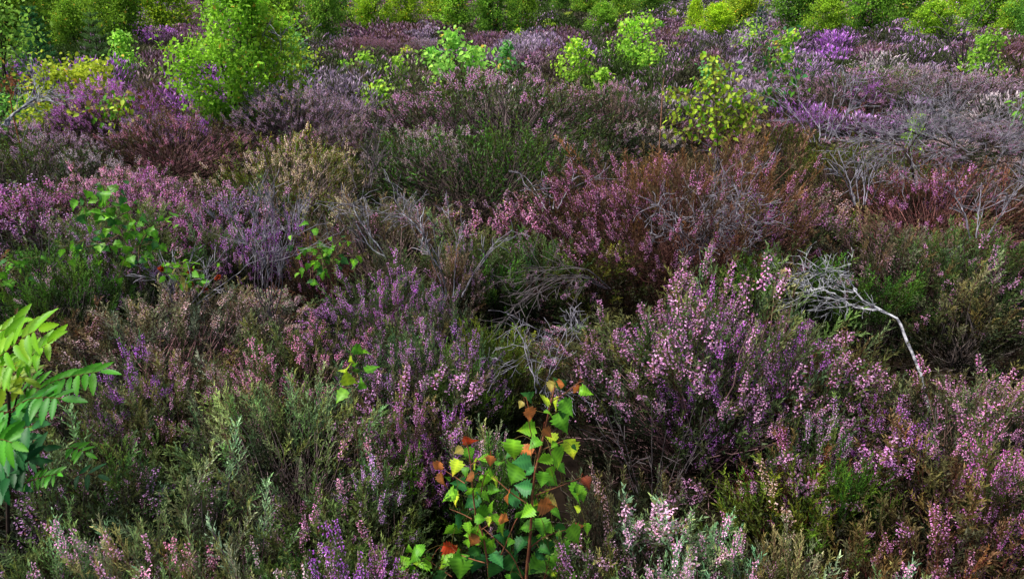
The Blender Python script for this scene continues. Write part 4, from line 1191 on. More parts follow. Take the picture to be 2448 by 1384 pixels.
# ------------------------------------------------------------------ trees and shrubs
def tree_parts(seed, H, R, stems, nclump, per, leaf, c1, c2, low=.12, shape='round', trunk_r=.02, clump=.12, fine=True, gap=.5):
    """returns meshes trunk, branches, crown (origin at the foot)"""
    r = np.random.default_rng(seed)
    tb, bb, cb = MB(), MB(), MB()
    def env(h):            # crown radius at relative height
        if shape == 'round':
            return np.interp(h, [0, low, .35, .6, .82, 1.], [.15, .55, .95, 1., .72, .18])
        if shape == 'tall':
            return np.interp(h, [0, low, .25, .5, .8, 1.], [.1, .6, 1., .8, .5, .06])
        return np.interp(h, [0, low, .3, .6, .85, 1.], [.3, .75, 1., .9, .7, .3])   # 'low'
    tops = []; SK = []
    for i in range(stems):
        a = 2 * pi * i / stems + r.normal(0, .5); rr = R * r.uniform(.12, .55) if stems > 1 else R * .08
        h = H * (r.uniform(.72, 1.0) if stems > 1 else 1.)
        P = [np.array([r.normal(0, .012 * R), r.normal(0, .012 * R), -.05]), np.array([cos(a) * rr * .25, sin(a) * rr * .25, h * .25]), np.array([cos(a) * rr * .62, sin(a) * rr * .62, h * .6]), np.array([cos(a) * rr, sin(a) * rr, h * .97])]
        Q = catmull(P, 12); Q[2:-1] += r.normal(0, .012 * R + .003, (9, 3))
        tubes(tb, Q[None], np.linspace(trunk_r * r.uniform(.7, 1.1), trunk_r * .15, 12)[None], 6, (1, 1, 1))
        SK.append(Q)
    SKa = np.vstack(SK)
    # clumps of leaves
    n = 0; cl = []
    while n < nclump:
        h = r.uniform(low, 1.) ; a = r.uniform(0, 2 * pi)
        rad = env(h) * R * (r.random() ** .42) * (1 + .95 * (float(vnoise(a * 1.3 + seed, h * 3, .5)) - .5))
        p = np.array([cos(a) * rad, sin(a) * rad, h * H])
        if float(vnoise(p[0] / R * 2.2 + seed * 3.1, p[2] / H * 2.4 + p[1] / R * 1.3, .6)) < gap * .72 and r.random() < .8:
            continue
        cl.append(p); n += 1
    cl = np.array(cl)
    br = []
    for p in cl:
        below = SKa[SKa[:, 2] < p[2] - .05 * H]
        if len(below) == 0:
            below = SKa[:1]
        dd = np.linalg.norm(below - p, axis=1) + .35 * np.abs(below[:, 2] - (p[2] - .5 * math.hypot(p[0], p[1])))
        s = below[np.argmin(dd)]
        mid = s * .5 + p * .5 + np.array([0, 0, -.04 * H]) + r.normal(0, .02 * R, 3)
        br.append(catmull([s, mid, p], 6))
    br = np.array(br)
    tubes(bb, br, np.linspace(trunk_r * .17, trunk_r * .04, 6)[None] * r.uniform(.6, 1.2, (len(br), 1)), 4, (1, 1, 1))
    m = len(cl) * per
    ci = np.repeat(np.arange(len(cl)), per)
    u = r.random(m)
    along = br[ci, 3] * (1 - u)[:, None] + br[ci, 5] * u[:, None]
    P = along + r.normal(0, clump * R, (m, 3)) * np.array([1, 1, .8])
    P[:, 2] = np.maximum(P[:, 2], .03)
    tip = norm(r.normal(0, .7, (m, 3)) + np.array([0, 0, -.45])); nrm = norm(r.normal(0, .6, (m, 3)) + np.array([0, -.25, .8]))
    X = norm(np.cross(tip, nrm)); Z = np.cross(X, tip)
    Mx = np.stack([X, tip, Z], -1)
    g = np.clip((P[:, 2] / H) * .55 + .5 * np.hypot(P[:, 0], P[:, 1]) / R + r.normal(0, .18, m) - .12, 0, 1)[:, None]  # light painted into leaf colour: dark low and inside, bright at sunlit tips
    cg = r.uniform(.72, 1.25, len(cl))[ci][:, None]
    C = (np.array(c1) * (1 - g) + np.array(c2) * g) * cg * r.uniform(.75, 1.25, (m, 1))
    odd = r.random(m) < .02
    C[odd] = np.array((.30, .20, .03)) * r.uniform(.7, 1.2, (odd.sum(), 1))
    if fine:
        tv, tf, tc = SL
    else:
        tv = np.array([(0, 0, 0), (-.38, .5, .08), (.38, .5, .08), (0, 1, -.05)], float); tf = np.array([(0, 3, 1), (0, 2, 3)]); tc = np.ones((4, 3))
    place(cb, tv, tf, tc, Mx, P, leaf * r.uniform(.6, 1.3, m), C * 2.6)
    return tb.mesh('trunk', [M_BARK], True), bb.mesh('branches', [M_BARK], True), cb.mesh('crown', [M_CROWN])


def put_tree(meshes, name, label, cat, loc, rz=0., sc=(1, 1, 1), tint=(1, 1, 1), group=None):
    o = thing(name, label, cat, loc, rz, group, sc)
    for nm, me in zip(('trunk', 'branches', 'crown'), meshes):
        c = bpy.data.objects.new(nm, me); COL.objects.link(c); c.parent = o
        if nm == 'crown':
            c.color = (*tint, 1)
    return o


def foot_at(px, Y):
    p = at_y(px, 300, Y)
    return np.array([p[0], Y, float(ground_z(p[0], Y)) if Y < 60 else 0.])


GRN1, GRN2 = (.030, .070, .012), (.135, .215, .018)
# the large birch bush
f_ = foot_at(585, 8.7)
put_tree(tree_parts(201, 1.70, .70, 6, 290, 40, .043, (.045, .115, .010), (.16, .30, .018), low=.12, trunk_r=.02, clump=.080, gap=.70), 'birch_tree',
         'large multi stemmed birch bush standing in the heather, upper left', 'birch', f_)
landmark(f_, 'large birch bush')
# its yellower right hand branch spread is a smaller birch close behind
f_ = foot_at(672, 9.0)
put_tree(tree_parts(202, 1.30, .52, 3, 95, 16, .046, (.06, .12, .012), (.22, .29, .02), low=.12, trunk_r=.012, clump=.10), 'birch_tree',
         'yellow green birch bush touching the right side of the large birch', 'birch', f_)
# oak like bright shrub in the middle
f_ = foot_at(1105, 13.0)
put_tree(tree_parts(203, 1.02, .60, 4, 46, 20, .085, (.055, .16, .03), (.20, .36, .05), low=.25, shape='low', trunk_r=.014, clump=.14, gap=.75), 'oak_sapling',
         'bright green young oak with tufted leaves on the middle heather mound', 'oak', f_)
landmark(f_, 'young oak')
f_ = foot_at(1370, 13.5)
put_tree(tree_parts(204, .95, .40, 3, 60, 16, .06, (.09, .20, .02), (.24, .36, .03), low=.15, trunk_r=.01, clump=.14), 'birch_sapling',
         'small pale green birch bush right of the young oak', 'birch', f_)
f_ = foot_at(1515, 17.0)
put_tree(tree_parts(205, 1.15, .68, 4, 70, 18, .08, (.08, .20, .02), (.22, .36, .03), low=.15, shape='low', trunk_r=.013, clump=.13), 'willow_bush',
         'bright green bush in front of the rounded dark birch, centre right', 'willow', f_)
# yellow green low shrub, left
f_ = foot_at(170, 8.4)
put_tree(tree_parts(206, .86, .52, 5, 110, 16, .05, (.075, .12, .010), (.25, .30, .02), low=.2, shape='low', trunk_r=.014, clump=.12, gap=.6), 'low_shrub',
         'spreading yellow green shrub behind the vivid purple heather, left', 'shrub', f_)
landmark(f_, 'spreading yellow shrub')
f_ = foot_at(255, 8.9)
put_tree(tree_parts(207, .82, .30, 3, 45, 15, .05, (.09, .14, .012), (.26, .30, .025), low=.3, shape='low', trunk_r=.012, clump=.14, gap=.6), 'low_shrub',
         'pale yellow green bush adjoining the spreading shrub on its right', 'shrub', f_)
f_ = foot_at(20, 10.5)
put_tree(tree_parts(208, 1.75, .75, 4, 160, 17, .06, (.04, .11, .015), (.15, .26, .03), low=.06, trunk_r=.02, clump=.12), 'willow_bush',
         'leafy green bush at the left edge in front of the tall dark tree', 'willow', f_)
f_ = foot_at(45, 8.6)
put_tree(tree_parts(209, .55, .42, 3, 50, 14, .05, (.03, .10, .02), (.10, .22, .03), low=.05, shape='low', trunk_r=.01, clump=.16), 'low_shrub',
         'low dark green shrub at the left edge beside the rusty plant', 'shrub', f_)
f_ = foot_at(328, 14.5)
put_tree(tree_parts(210, .95, .42, 3, 50, 16, .075, (.07, .18, .02), (.20, .36, .035), low=.12, shape='tall', trunk_r=.01, clump=.15), 'oak_sapling',
         'small bright green sapling right of the spruces, upper left', 'sapling', f_)
f_ = foot_at(730, 12.0)
put_tree(tree_parts(211, 1.10, .32, 2, 45, 14, .055, (.05, .15, .035), (.14, .28, .06), low=.1, shape='tall', trunk_r=.01, clump=.16), 'birch_sapling',
         'slim blue green sapling just right of the yellow green birch', 'birch', f_)
f_ = foot_at(2325, 12.5)
put_tree(tree_parts(212, 1.05, .40, 3, 60, 14, .06, (.05, .14, .015), (.17, .28, .03), low=.25, trunk_r=.014, clump=.14), 'willow_bush',
         'small green bush beside the dark maroon heather, upper right', 'willow', f_)
for i, (px, Y, H, R, lab) in enumerate(((955, 12.2, .62, .28, 'pale yellow green seedling left of the young oak'), (905, 10.0, .52, .28, 'sparse light green seedling low in the pink heather, left of the oak'),
                                         (880, 15.5, .55, .30, 'faint green seedling among grey heather behind the large birch'), (1210, 14.0, .85, .22, 'slim blue green sapling right of the young oak'),
                                         (1435, 12.5, .50, .26, 'low green seedling right of the pale birch bush'), (1690, 11.5, .62, .30, 'small dark green seedling beyond the yellow green sapling'),
                                         (1860, 14.0, 1.0, .32, 'thin pale sapling in front of the dark right hand trees'), (1770, 22.0, .9, .8, 'low yellow shrub between the two right hand birch groups'),
                                         (2190, 7.5, .48, .10, 'tiny bright green seedling among the grey heather, upper right'))):
    put_tree(tree_parts(220 + i, H, R, 2, 26, 13, .05 + .0018 * Y, (.07, .16, .02), (.22, .34, .03) if i not in (3, 5) else (.08, .22, .07), low=.15, shape='tall', trunk_r=.007, clump=.2), 'seedling_bush',
             lab, 'seedling', foot_at(px, Y))


# more small seedlings dotted over the moor beyond the mounds
sd_ = np.random.default_rng(44)
SEEDV = [tree_parts(260 + i, .8, .4, 3, 34, 16, .085, (.06, .15, .02), (.20, .33, .03), low=.1, shape=('tall', 'round', 'low')[i], trunk_r=.01, clump=.18) for i in range(3)]
for i, (px, py, hp, lab) in enumerate(((800,150,30,'pale green seedling behind the right edge of the large birch'),(980,150,34,'bright green seedling left of the young oak, farther off'),(835,185,34,'yellowish seedling in the grey heather right of the large birch'),
        (1240,100,26,'small green seedling beneath the olive birch'),(1310,70,22,'tiny green seedling on the left of the open gap'),(1350,45,18,'dark tiny bush in the middle of the open gap'),(1560,75,24,'small pale bush in the open gap behind the bright bush'),
        (1590,40,18,'far pale bush on the right of the open gap'),(1500,40,18,'far dark bush in the open gap'),(1600,130,26,'small green seedling between bright bush and glowing birch'),(1440,150,26,'low green seedling below the bright bush'),
        (1745,120,26,'small green bush under the pale yellow birch'),(1980,70,24,'small bright bush at the foot of the right hand grove'),(2270,95,30,'small yellow green bush between dome bush and edge birch'),(2400,95,24,'small green bush at the far right under the edge birch'),
        (340,140,26,'low green sprig in the dark heather right of the spruces'),(210,150,26,'low green sprig in the heather below the bright spruce'),(410,95,26,'small green bush just left of the large birch crown'),(760,110,26,'small bright bush beneath the yellow birch pair, left'),
        (2130,230,22,'little yellow green sprig among grey heather, right'),(1040,160,40,'green shoot at the left foot of the young oak'))):
    Yd = min(EYE / max(-(ray(px, py + 8)[2] / ray(px, py)[1]), .02), 60)
    h_ = hp / F * Yd * 1.25
    put_tree(SEEDV[i % 3], 'seedling_bush', lab, 'seedling', foot_at(px, Yd), sd_.uniform(0, 6.28), (h_ / .8 * 1.1, h_ / .8 * 1.1, h_ / .8), (sd_.uniform(.7, 1.3), sd_.uniform(.8, 1.2), sd_.uniform(.7, 1.6)))


# spruces
def spruce_parts(seed, H, R, whorls, c):
    r = np.random.default_rng(seed)
    tb, bb, cb = MB(), MB(), MB()
    tubes(tb, np.linspace((0, 0, -.05), (0, 0, H), 8)[None], np.linspace(.018, .003, 8)[None], 6, (1, 1, 1))
    for i in range(whorls):
        h = .12 + .86 * i / whorls
        nb = 7 if h < .85 else 5
        for j in range(nb):
            a = 2 * pi * j / nb + i * .7 + r.normal(0, .15)
            L = R * (1 - h) ** .8 * r.uniform(.8, 1.15) + .04
            up = .15 + .55 * h
            P = np.array([np.array([0, 0, h * H]) + np.array([cos(a) * t * L, sin(a) * t * L, up * t * L + .12 * L * t * t]) for t in np.linspace(0, 1, 5)])
            tubes(bb, P[None], np.linspace(.006, .002, 5)[None], 4, (1, 1, 1))
            side = np.array([-sin(a), cos(a), 0])
            tw = [(P, 1.0)]
            for t in (.4, .6, .8):
                for sg in (-1, 1):
                    q = P[0] + (P[-1] - P[0]) * t
                    e = q + (norm(P[-1] - P[0]) * .7 + side * sg * .7) * L * .4 * (1.1 - t)
                    tw.append((np.linspace(q, e, 4), .8))
            for pl, w in tw:
                m = int(14 * np.linalg.norm(pl[-1] - pl[0]) / .12) + 6
                t = r.uniform(.1 if w == 1 else 0, 1.02, m)
                pos = pl[0] + (pl[-1] - pl[0]) * t[:, None]
                d = norm(norm(pl[-1] - pl[0]) * .7 + r.normal(0, .6, (m, 3)) + np.array([0, 0, .2]))
                nr = norm(r.normal(0, 1, (m, 3)))
                X = norm(np.cross(d, nr)); Z = np.cross(X, d)
                tv = np.array([(-.09, 0, 0), (.09, 0, 0), (0, 1, 0)]); tf = np.array([(0, 1, 2)])
                C = np.array(c) * (np.linspace(.6, 1.3, m)[r.permutation(m)][:, None]) * (.75 + .5 * t[:, None])
                place(cb, tv, tf, np.ones((3, 3)), np.stack([X, d, Z], -1), pos, np.full(m, .045), C)
    # leader needles
    return tb.mesh('trunk', [M_BARK], True), bb.mesh('branches', [M_BARK], True), cb.mesh('crown', [M_CROWN])


put_tree(spruce_parts(301, 1.45, .42, 11, (.05, .20, .055)), 'spruce_tree', 'bright green young spruce standing left of the heather clearing, upper left', 'spruce', foot_at(130, 13.0))
put_tree(spruce_parts(302, 1.35, .42, 8, (.11, .22, .06)), 'spruce_tree', 'pale thin young spruce right of the bright green one', 'spruce', foot_at(268, 15.0))
put_tree(spruce_parts(303, 1.3, .36, 9, (.03, .14, .07)), 'spruce_tree', 'small blue green spruce between the right hand birches', 'spruce', foot_at(1790, 27.0))

# birches and bushes standing farther back: x, distance, height, radius, words, tint, variant
TV = [tree_parts(400, 2.0, 1.0, 6, 264, 46, .066, (.030, .075, .010), (.13, .23, .018), low=.04, trunk_r=.03, clump=.10, fine=False),
      tree_parts(401, 2.0, 1.0, 5, 241, 46, .066, (.035, .08, .012), (.13, .22, .02), low=.05, shape='low', trunk_r=.03, clump=.11, fine=False),
      tree_parts(402, 2.0, .8, 3, 218, 46, .066, (.035, .08, .014), (.14, .24, .025), low=.05, shape='tall', trunk_r=.035, clump=.12, fine=False),
      tree_parts(403, 2.0, 1.0, 4, 229, 46, .066, (.030, .075, .012), (.12, .22, .02), low=.10, trunk_r=.032, clump=.10, fine=False, gap=.7)]
YEL, MID, DRK, BLU, OLV = (1.75, 1.5, .8), (1.15, 1.15, 1.), (.80, .92, .9), (.75, .95, 1.5), (1.3, 1.2, .9)
BT = [
 (60, 17, 3.2, 1.75, 'tall dark olive birch at the left edge behind the leafy bush', OLV, 1),
 (-60, 19, 3.6, 1.9, 'dark green tree cut off by the left edge of the picture', DRK, 0),
 (185, 24, 2.6, 1.25, 'round olive birch behind the bright young spruce', MID, 0),
 (225, 16.5, 1.55, .60, 'dark bushy birch above the black heather gap, upper left', OLV, 3),
 (335, 18, 2.3, .95, 'multi stemmed birch bush left of the large birch, farther back', OLV, 3),
 (300, 36, 2.4, 1.6, 'distant pale yellow birch behind the spruces', YEL, 1),
 (430, 27, 2.2, 1.3, 'yellow green birch seen just left of the large birch', YEL, 1),
 (690, 23, 2.2, .95, 'yellow green birch behind the right side of the large birch', (1.45, 1.4, .9), 1),
 (640, 28, 2.4, 1.2, 'dark birch directly behind the large birch', DRK, 2),
 (790, 20.5, 2.0, .72, 'darker loose birch left of the yellow birch group', MID, 3),
 (815, 30, 2.3, 1.2, 'dark green birch behind the loose one, centre left', DRK, 2),
 (905, 26, 1.95, .85, 'left one of the yellow green birch pair above the maroon heather', (1.6, 1.45, .8), 0),
 (975, 27, 1.90, .85, 'right one of the yellow green birch pair above the maroon heather', (1.7, 1.45, .75), 1),
 (1050, 34, 1.7, .95, 'small yellow birch in the gap right of the pair', YEL, 1),
 (1095, 28, 2.2, .95, 'upright light green birch left of the dark centre birch', (1.35, 1.4, .9), 2),
 (1185, 22, 2.1, .85, 'dark grey green birch at the top centre', DRK, 0),
 (1245, 25, 1.95, .75, 'olive birch touching the dark centre birch on its right', OLV, 3),
 (1430, 23, 1.35, .62, 'rounded green birch bush standing alone right of the open gap', (1.0, 1.1, .95), 0),
 (1475, 30, 1.6, .75, 'light birch bush behind the rounded lone bush', MID, 1),
 (1335, 50, 2.0, .9, 'small distant birch in the open gap, left side', DRK, 2),
 (1395, 46, 1.9, 1.3, 'distant low birch behind the lone bush', MID, 0),
 (1530, 60, 2.2, 1.7, 'far olive bush in the open gap', DRK, 1),
 (1640, 24, 1.5, .45, 'left part of the glowing yellow birch clump, a narrow bush', (2.1, 1.75, .7), 2),
 (1690, 23, 1.35, .66, 'round glowing yellow green birch bush, right of the gap', (2.0, 1.7, .7), 0),
 (1625, 21.5, .75, .42, 'low pale green bush at the foot of the glowing yellow birch', (1.3, 1.35, 1.1), 1),
 (1745, 33, 2.0, 1.1, 'pale yellow birch behind the glowing clump', (1.9, 1.5, .9), 1),
 (1870, 24, 2.3, 1.05, 'large dark green birch left of the right hand grove', (.85, .95, .9), 3),
 (1940, 21, 1.55, .70, 'olive green birch bush in front of the right hand grove', (1.3, 1.2, .8), 0),
 (2035, 24, 2.2, 1.0, 'broad dark birch in the middle of the right hand grove', (.95, 1.05, .9), 3),
 (2110, 29, 2.2, 1.1, 'tall green birch behind the dome shaped bush', MID, 2),
 (2180, 20.5, 1.45, .75, 'neat dome shaped green birch bush, upper right', (1.3, 1.25, .8), 0),
 (2300, 26, 1.8, 1.0, 'mid green birch right of the dome shaped bush', (1.1, 1.2, .9), 1),
 (2250, 34, 2.2, 1.2, 'yellowish birch far behind the dome shaped bush', YEL, 0),
 (2360, 22, 1.45, .55, 'light green bush near the right edge', (1.5, 1.4, .9), 1),
 (2425, 19, 2.2, .85, 'dark green birch at the right edge', (.75, .95, 1.0), 3),
 (2500, 24, 2.6, 1.3, 'dark tree cut off by the right edge', DRK, 0),
]
tr_ = np.random.default_rng(12)
for (px, Y, H, R, lab, tint, v) in BT:
    Y, H, R = Y * 1.28, (1.6 - (1.6 - H) * 1.28 if H < 1.6 else H * 1.12), R * 1.10
    bR = 1.0 if v != 2 else .8
    put_tree(TV[v], 'birch_tree', lab, 'birch', foot_at(px, Y), tr_.uniform(0, 6.28), (R / bR, R / bR, H / 2.0), tint, 'birches standing across the moor')

# two thin dead saplings among the right hand trees
for px, lab in ((1812, 'thin leafless grey sapling in front of the right hand grove, left one'), (1826, 'thin leafless grey sapling in front of the right hand grove, right one')):
    ft = foot_at(px, 17.0)
    build_dead('dead_sapling', lab, 'dead sapling', ft, [([ft - np.array([0, 0, .05])] + ypts([(px + 2, 90, 17), (px - 2, 50, 17), (px + 5, 0, 17), (px + 8, -30, 17)]), .018, 8)],
               dict(L=.3, sp=.4, along=.8, depth=1, nb=2, bias=(0, 0, .5), t0=.4, rr=.35), (M_TWIG, M_TWIG), px, rmin=.005)


# ------------------------------------------------------------------ far wood behind the moor
def far_wood():
    r = np.random.default_rng(9)
    mb = MB(); m = 95000
    X = r.uniform(-230, 230, m); Yd = 175 + 18 * vnoise(X, X * 0, 30) + r.uniform(0, 14, m)
    topz = 7 + 7 * vnoise(X, X * 0 + 3, 7)
    Z = topz * r.random(m) ** .8
    P = np.stack([X, Yd, Z], 1)
    tv = np.array([(0, 0, 0), (-.4, .5, .1), (.4, .5, .1), (0, 1, 0)], float); tf = np.array([(0, 3, 1), (0, 2, 3)])
    D = norm(r.normal(0, 1, (m, 3)) + np.array([0, 0, .5])); N = norm(r.normal(0, 1, (m, 3)))
    Xx = norm(np.cross(D, N)); Zz = np.cross(Xx, D)
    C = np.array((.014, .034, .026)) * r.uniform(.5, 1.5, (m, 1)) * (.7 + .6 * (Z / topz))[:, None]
    place(mb, tv, tf, np.ones((4, 3)), np.stack([Xx, D, Zz], -1), P, r.uniform(.8, 1.8, m), C)
    o = mb.build('distant_wood', [M_FAR])
    tag(o, 'dark wood along the horizon at the top of the picture', 'wood', kind='stuff')


far_wood()


# ------------------------------------------------------------------ heather bushes, one thing each
DIRW = ['right of', 'behind-right of', 'behind', 'behind-left of', 'left of', 'in front-left of', 'in front of', 'in front-right of']
ORD = ['', 'second', 'third', 'fourth', 'fifth', 'sixth', 'seventh', 'eighth', 'ninth', 'tenth', 'eleventh', 'twelfth', 'thirteenth', 'fourteenth', 'fifteenth']


def label_bushes(lst):
    keys = {}
    for i, (x, y, R, H, k, hand) in enumerate(lst):
        best = min(LAND, key=lambda l: math.hypot(l[0] - x, l[1] - y) / (.5 + .25 * y))
        a = math.atan2(y - best[1], x - best[0])
        d = DIRW[int(round(a / (pi / 4))) % 8]
        size = 'broad' if R > .5 else ('small' if R < .2 else '')
        keys.setdefault((k, d, best[2], size), []).append((math.hypot(x - best[0], y - best[1]), i))
    labs = {}
    for (k, d, lm, size), v in keys.items():
        v.sort()
        for n, (_, i) in enumerate(v):
            core = f"{size} {KIND[k][0]} heather {d} the {lm}".strip()
            if len(v) == 1:
                labs[i] = core
            elif n == 0:
                labs[i] = core + ', nearest one'
            else:
                labs[i] = core + f", {ORD[min(n, 14)]} out"
    return labs


LABS = label_bushes(PLACED)
pr = np.random.default_rng(15)
PROTO = {}
for i, (x, y, R, H, k, hand) in enumerate(PLACED):
    words, style, fcol, ftint, stint = KIND[k]
    size = 'S' if R < .27 else ('M' if R < .54 else 'L')
    lod = 0 if y < 4.2 else 1
    v = int(pr.integers(0, 3 if size != 'L' else 2))
    key = (style, size, lod, v)
    Rn, Hn, _ = SIZES[size]
    loc = (x, y, float(ground_z(x, y)))
    s = R / Rn * 1.12
    sc = (s * pr.uniform(.92, 1.1), s * pr.uniform(.92, 1.1), H / Hn)
    rz = pr.uniform(0, 6.28)
    j = lambda c, a: tuple(float(q * pr.uniform(1 - a, 1 + a)) for q in c)
    fc = np.minimum(np.array(fcol) * np.array([1.30, 1.20, 1.15]), .95); fc = fc * pr.uniform(.88, 1.1)
    tints = {'flowers': j(tuple(fc), .10), 'foliage': j(ftint, .12), 'stems': j(stint, .12)}
    if key not in PROTO:
        meshes = variant(*key)
        o = thing('heather_bush', LABS[i], 'heather', loc, rz, 'heather bushes across the near moor', sc)
        for nm, me in zip(('stems', 'foliage', 'flowers'), meshes):
            c = bpy.data.objects.new(nm, me); COL.objects.link(c); c.parent = o
            c.color = (*tints[nm], 1)
        PROTO[key] = o
    else:
        copy_thing(PROTO[key], LABS[i], loc, rz, sc, tints)


# ------------------------------------------------------------------ uncountable cover: far heather carpet and litter
def carpet(name, label, y0, y1, step, per, wid, ln, seed, keepout=None):
    """clumps of heather on a jittered grid, baked in one mesh of many small spikes"""
    r = np.random.default_rng(seed)
    mb = MB()
    y = y0
    allP, allD, allL, allW, allF, allT = [], [], [], [], [], []
    while y < y1:
        st = step * (y / y0) ** .75
        half = y * .76 + 1.0
        xs = np.arange(-half, half, st)
        for x in xs:
            cx = x + r.uniform(-.5, .5) * st; cy = y + r.uniform(-.5, .5) * st
            if keepout is not None and np.any((keepout[:, 0] - cx) ** 2 + (keepout[:, 1] - cy) ** 2 < (keepout[:, 2] * .75) ** 2):
                continue
            k = kind_at(cx, cy, .35, r)
            Rr = st * r.uniform(.55, .95); Hh = r.uniform(.18, .56) * (1 + 1.1 * (float(vnoise(cx, cy, 1.9)) - .5))
            n = int(per * r.uniform(.8, 1.2))
            ct = r.uniform(0, 1, n) ** .8; ph = r.uniform(0, 2 * pi, n); sn = np.sqrt(1 - ct ** 2)
            D = np.stack([sn * np.cos(ph), sn * np.sin(ph), ct], 1)
            P = np.array([cx, cy, 0]) + D * np.array([Rr, Rr, Hh]) * (1 + .5 * (vnoise(D[:, 0] * 1.1 + cx, D[:, 1] + D[:, 2] + cy, .4) - .5))[:, None]
            w_, style, fcol, ftint, stn = KIND[k]
            ff = {'dense': .74, 'medium': .54, 'sparse': .26, 'few': .18, 'leafy': .04}[style]
            isf = (vnoise(P[:, 0], P[:, 1], .28, 7) * .7 + r.random(n) * .6 - .15) < ff
            fo = np.array([.058, .074, .026]) * np.array(ftint) * r.uniform(.6, 1.3)
            fl = np.array(fcol) * r.uniform(1.3, 1.9)
            pale = r.beta(1.3, 3, n)[:, None]
            F_ = np.where(isf[:, None], fl * (1 - pale) + np.array([.7, .58, .62]) * pale * .8, fo * 1.5)
            allP.append(P); allD.append(norm(D * np.array([.9, .9, .2]) + np.array([0, 0, .7]) + r.normal(0, .35, (n, 3))))
            sc_ = (y / y0) ** .6
            allL.append(ln * sc_ * r.uniform(.6, 1.3, n)); allW.append(wid * sc_ * r.uniform(.7, 1.3, n) * np.where(isf, 1, .8))
            sh = (.22 + 1.0 * ct)[:, None] * r.uniform(.7, 1.25, (n, 1))  # shade painted into each clump, darker towards its base
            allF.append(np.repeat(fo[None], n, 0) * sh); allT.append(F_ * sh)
        y += st * .8
    P = np.concatenate(allP); D = np.concatenate(allD); L = np.concatenate(allL)[:, None]; Wd = np.concatenate(allW)[:, None]
    FO = np.concatenate(allF); FT = np.concatenate(allT)
    n = len(P)
    az = r.uniform(0, pi, n)
    S = np.stack([np.cos(az), np.sin(az), np.zeros(n)], 1); S = norm(np.cross(D, np.cross(S, D)))
    B0 = P - D * L * .7
    V = np.stack([B0 - S * Wd * .35, B0 + S * Wd * .35, P + S * Wd * .5, P + D * L * .45, P - S * Wd * .5], 1)
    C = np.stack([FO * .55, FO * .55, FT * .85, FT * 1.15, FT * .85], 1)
    idx = np.arange(n * 5).reshape(n, 5)
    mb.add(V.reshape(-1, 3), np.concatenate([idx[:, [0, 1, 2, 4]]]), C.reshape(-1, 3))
    mb.f3.append(idx[:, [4, 2, 3]]); mb.m3.append(np.zeros(n, np.int32))
    o = mb.build(name, [M_FAR])
    tag(o, label, 'heather', kind='stuff')
    print(name, n)


KO = np.array([(p[0], p[1], p[2]) for p in PLACED])
carpet('heather_cover', 'mixed purple and brown heather covering the middle of the moor', 8.6, 26, .44, 300, .013, .070, 61, KO)
carpet('heather_cover', 'far band of mauve heather stretching to the distant trees', 26, 150, .9, 200, .040, .11, 62)


def litter():
    r = np.random.default_rng(14)
    mb = MB()
    m = 9000
    y = .7 + 9 * np.sqrt(r.random(m)); x = r.uniform(-1, 1, m) * (y * .8 + .5)
    P0 = np.stack([x, y, ground_z(x, y) + r.uniform(.005, .06, m)], 1)
    a = r.uniform(0, 2 * pi, m); L = r.uniform(.05, .25, m)
    d = np.stack([np.cos(a), np.sin(a), r.normal(.05, .15, m)], 1)
    ts = np.linspace(0, 1, 4)[None, :, None]
    P = P0[:, None] + d[:, None] * L[:, None, None] * ts + np.concatenate([np.zeros((m, 1, 3)), r.normal(0, .012, (m, 3, 3))], 1)
    P[:, :, 2] = np.maximum(P[:, :, 2], ground_z(P[:, :, 0], P[:, :, 1]) + .004)
    tubes(mb, P, np.linspace(.002, .001, 4)[None] * r.uniform(.6, 1.5, (m, 1)), 3, np.array((.11, .085, .07)) * r.uniform(.4, 1.5, (m, 1)))
    o = mb.build('twig_litter', [M_STEM]); tag(o, 'loose dead twigs lying on the peat between the heather', 'litter', kind='stuff')
    # moss and small leafy shoots over the peat
    mb = MB(); n = 42000
    y = .7 + 9 * np.sqrt(r.random(n)); x = r.uniform(-1, 1, n) * (y * .8 + .5)
    P = np.stack([x, y, ground_z(x, y)], 1)
    D = norm(r.normal(0, .5, (n, 3)) + np.array([0, 0, .9])); N = norm(r.normal(0, 1, (n, 3)))
    X = norm(np.cross(D, N)); Z = np.cross(X, D)
    ns = vnoise(x, y, .4, 5)[:, None]
    C = (np.array((.022, .03, .008)) * ns + np.array((.05, .028, .012)) * (1 - ns)) * r.uniform(.5, 1.5, (n, 1))
    place(mb, np.array([(-.14, 0, 0), (.14, 0, 0), (0, 1, .0)]), np.array([(0, 1, 2)]), np.ones((3, 3)), np.stack([X, D, Z], -1), P, r.uniform(.03, .09, n), C)
    o = mb.build('moss', [M_FAR]); tag(o, 'brown and green moss and old leaves under the heather', 'moss', kind='stuff')


litter()


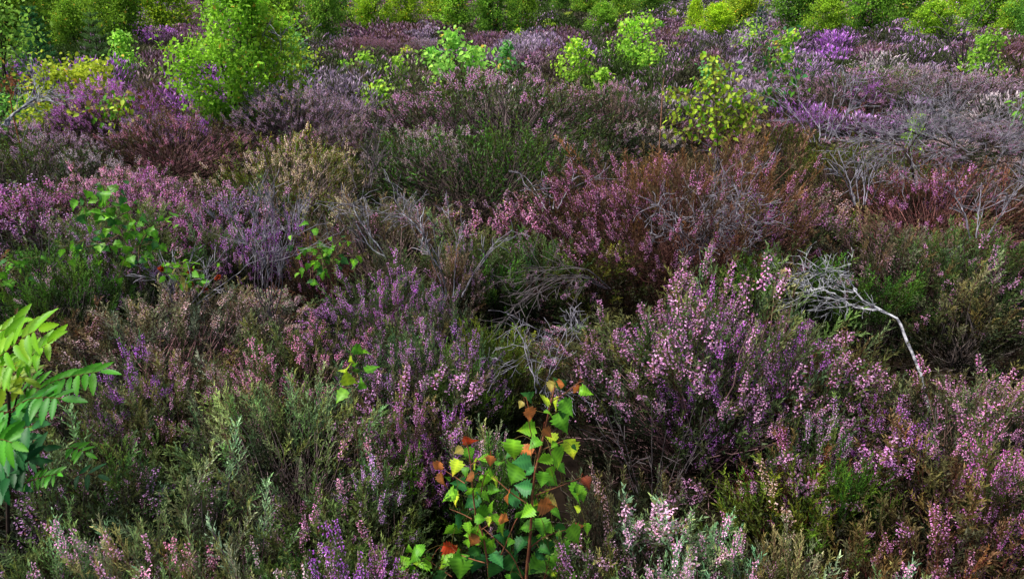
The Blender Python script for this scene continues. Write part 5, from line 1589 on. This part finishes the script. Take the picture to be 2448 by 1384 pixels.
def understory():
    r = np.random.default_rng(19)
    fo, fl = MB(), MB()
    n = 8500
    y = .7 + 9 * np.sqrt(r.random(n)); x = r.uniform(-1, 1, n) * (y * .8 + .5)
    p_ = to_px(x, y, .1)
    ok = ~(np.array([in_hollow(a, b) for a, b in zip(*p_)]) & (r.random(n) < .6))
    x, y = x[ok], y[ok]; n = len(x)
    P = np.stack([x, y, ground_z(x, y) + .16 * vnoise(x, y, .35, 3) * r.random(n)], 1)
    D = norm(r.normal(0, .42, (n, 3)) + np.array([0, 0, .9]))
    Fm = frames(D, r.uniform(0, 6.28, n)); L = r.uniform(.09, .17, n)
    hue = vnoise(x, y, .5, 9)[:, None]
    cm = (np.array([.75, .95, .5]) * hue + np.array([1.15, .9, .8]) * (1 - hue)) * r.uniform(.12, .45, (n, 1))  # shoots coloured extra dark, shade of the hollows painted in
    w = r.integers(0, 7, n)
    for k in range(7):
        q = w == k
        lv, lf, lc = SPRIG[1, False][k][0]
        place(fo, lv, lf, lc, Fm[q], P[q], L[q], cm[q])
    o = fo.build('low_heather', [M_FOL]); tag(o, 'low dark shoots of heather filling the hollows between the bushes', 'heather', kind='stuff')


understory()

# ------------------------------------------------------------------ light
SUN_EL, SUN_AZ = radians(60), radians(-100)      # high and hazy, from the left
world = bpy.data.worlds.new('World'); scene.world = world; world.use_nodes = True
nt = world.node_tree; nt.nodes.clear()
wo = nt.nodes.new('ShaderNodeOutputWorld'); bg = nt.nodes.new('ShaderNodeBackground'); sk = nt.nodes.new('ShaderNodeTexSky')
sk.sky_type = 'NISHITA'; sk.sun_disc = False; sk.sun_elevation = SUN_EL
sk.sun_rotation = SUN_AZ; sk.dust_density = 4.0; sk.air_density = 1.0; sk.ozone_density = 1.0
bg.inputs[1].default_value = .15
nt.links.new(sk.outputs[0], bg.inputs[0]); nt.links.new(bg.outputs[0], wo.inputs[0])
sun = bpy.data.lights.new('sun', 'SUN'); sun.energy = 5.0; sun.angle = radians(12); sun.color = (1, .96, .90)
so = bpy.data.objects.new('sun', sun); COL.objects.link(so)
# direction towards the sun: rotation of the sky is measured from +y clockwise
az = sk.sun_rotation
dv = np.array([sin(az) * cos(SUN_EL), cos(az) * cos(SUN_EL), sin(SUN_EL)])
from mathutils import Vector
so.rotation_euler = Vector(tuple(dv)).to_track_quat('Z', 'Y').to_euler()

scene.view_settings.view_transform = 'Standard'
scene.view_settings.look = 'None'
scene.view_settings.exposure = 0
scene.cycles.max_bounces = 4
scene.cycles.diffuse_bounces = 2
scene.cycles.glossy_bounces = 1
scene.cycles.transmission_bounces = 2
scene.cycles.transparent_max_bounces = 4
scene.cycles.use_denoising = True
scene.cycles.caustics_reflective = False
scene.cycles.caustics_refractive = False
print('bushes', len(PLACED))
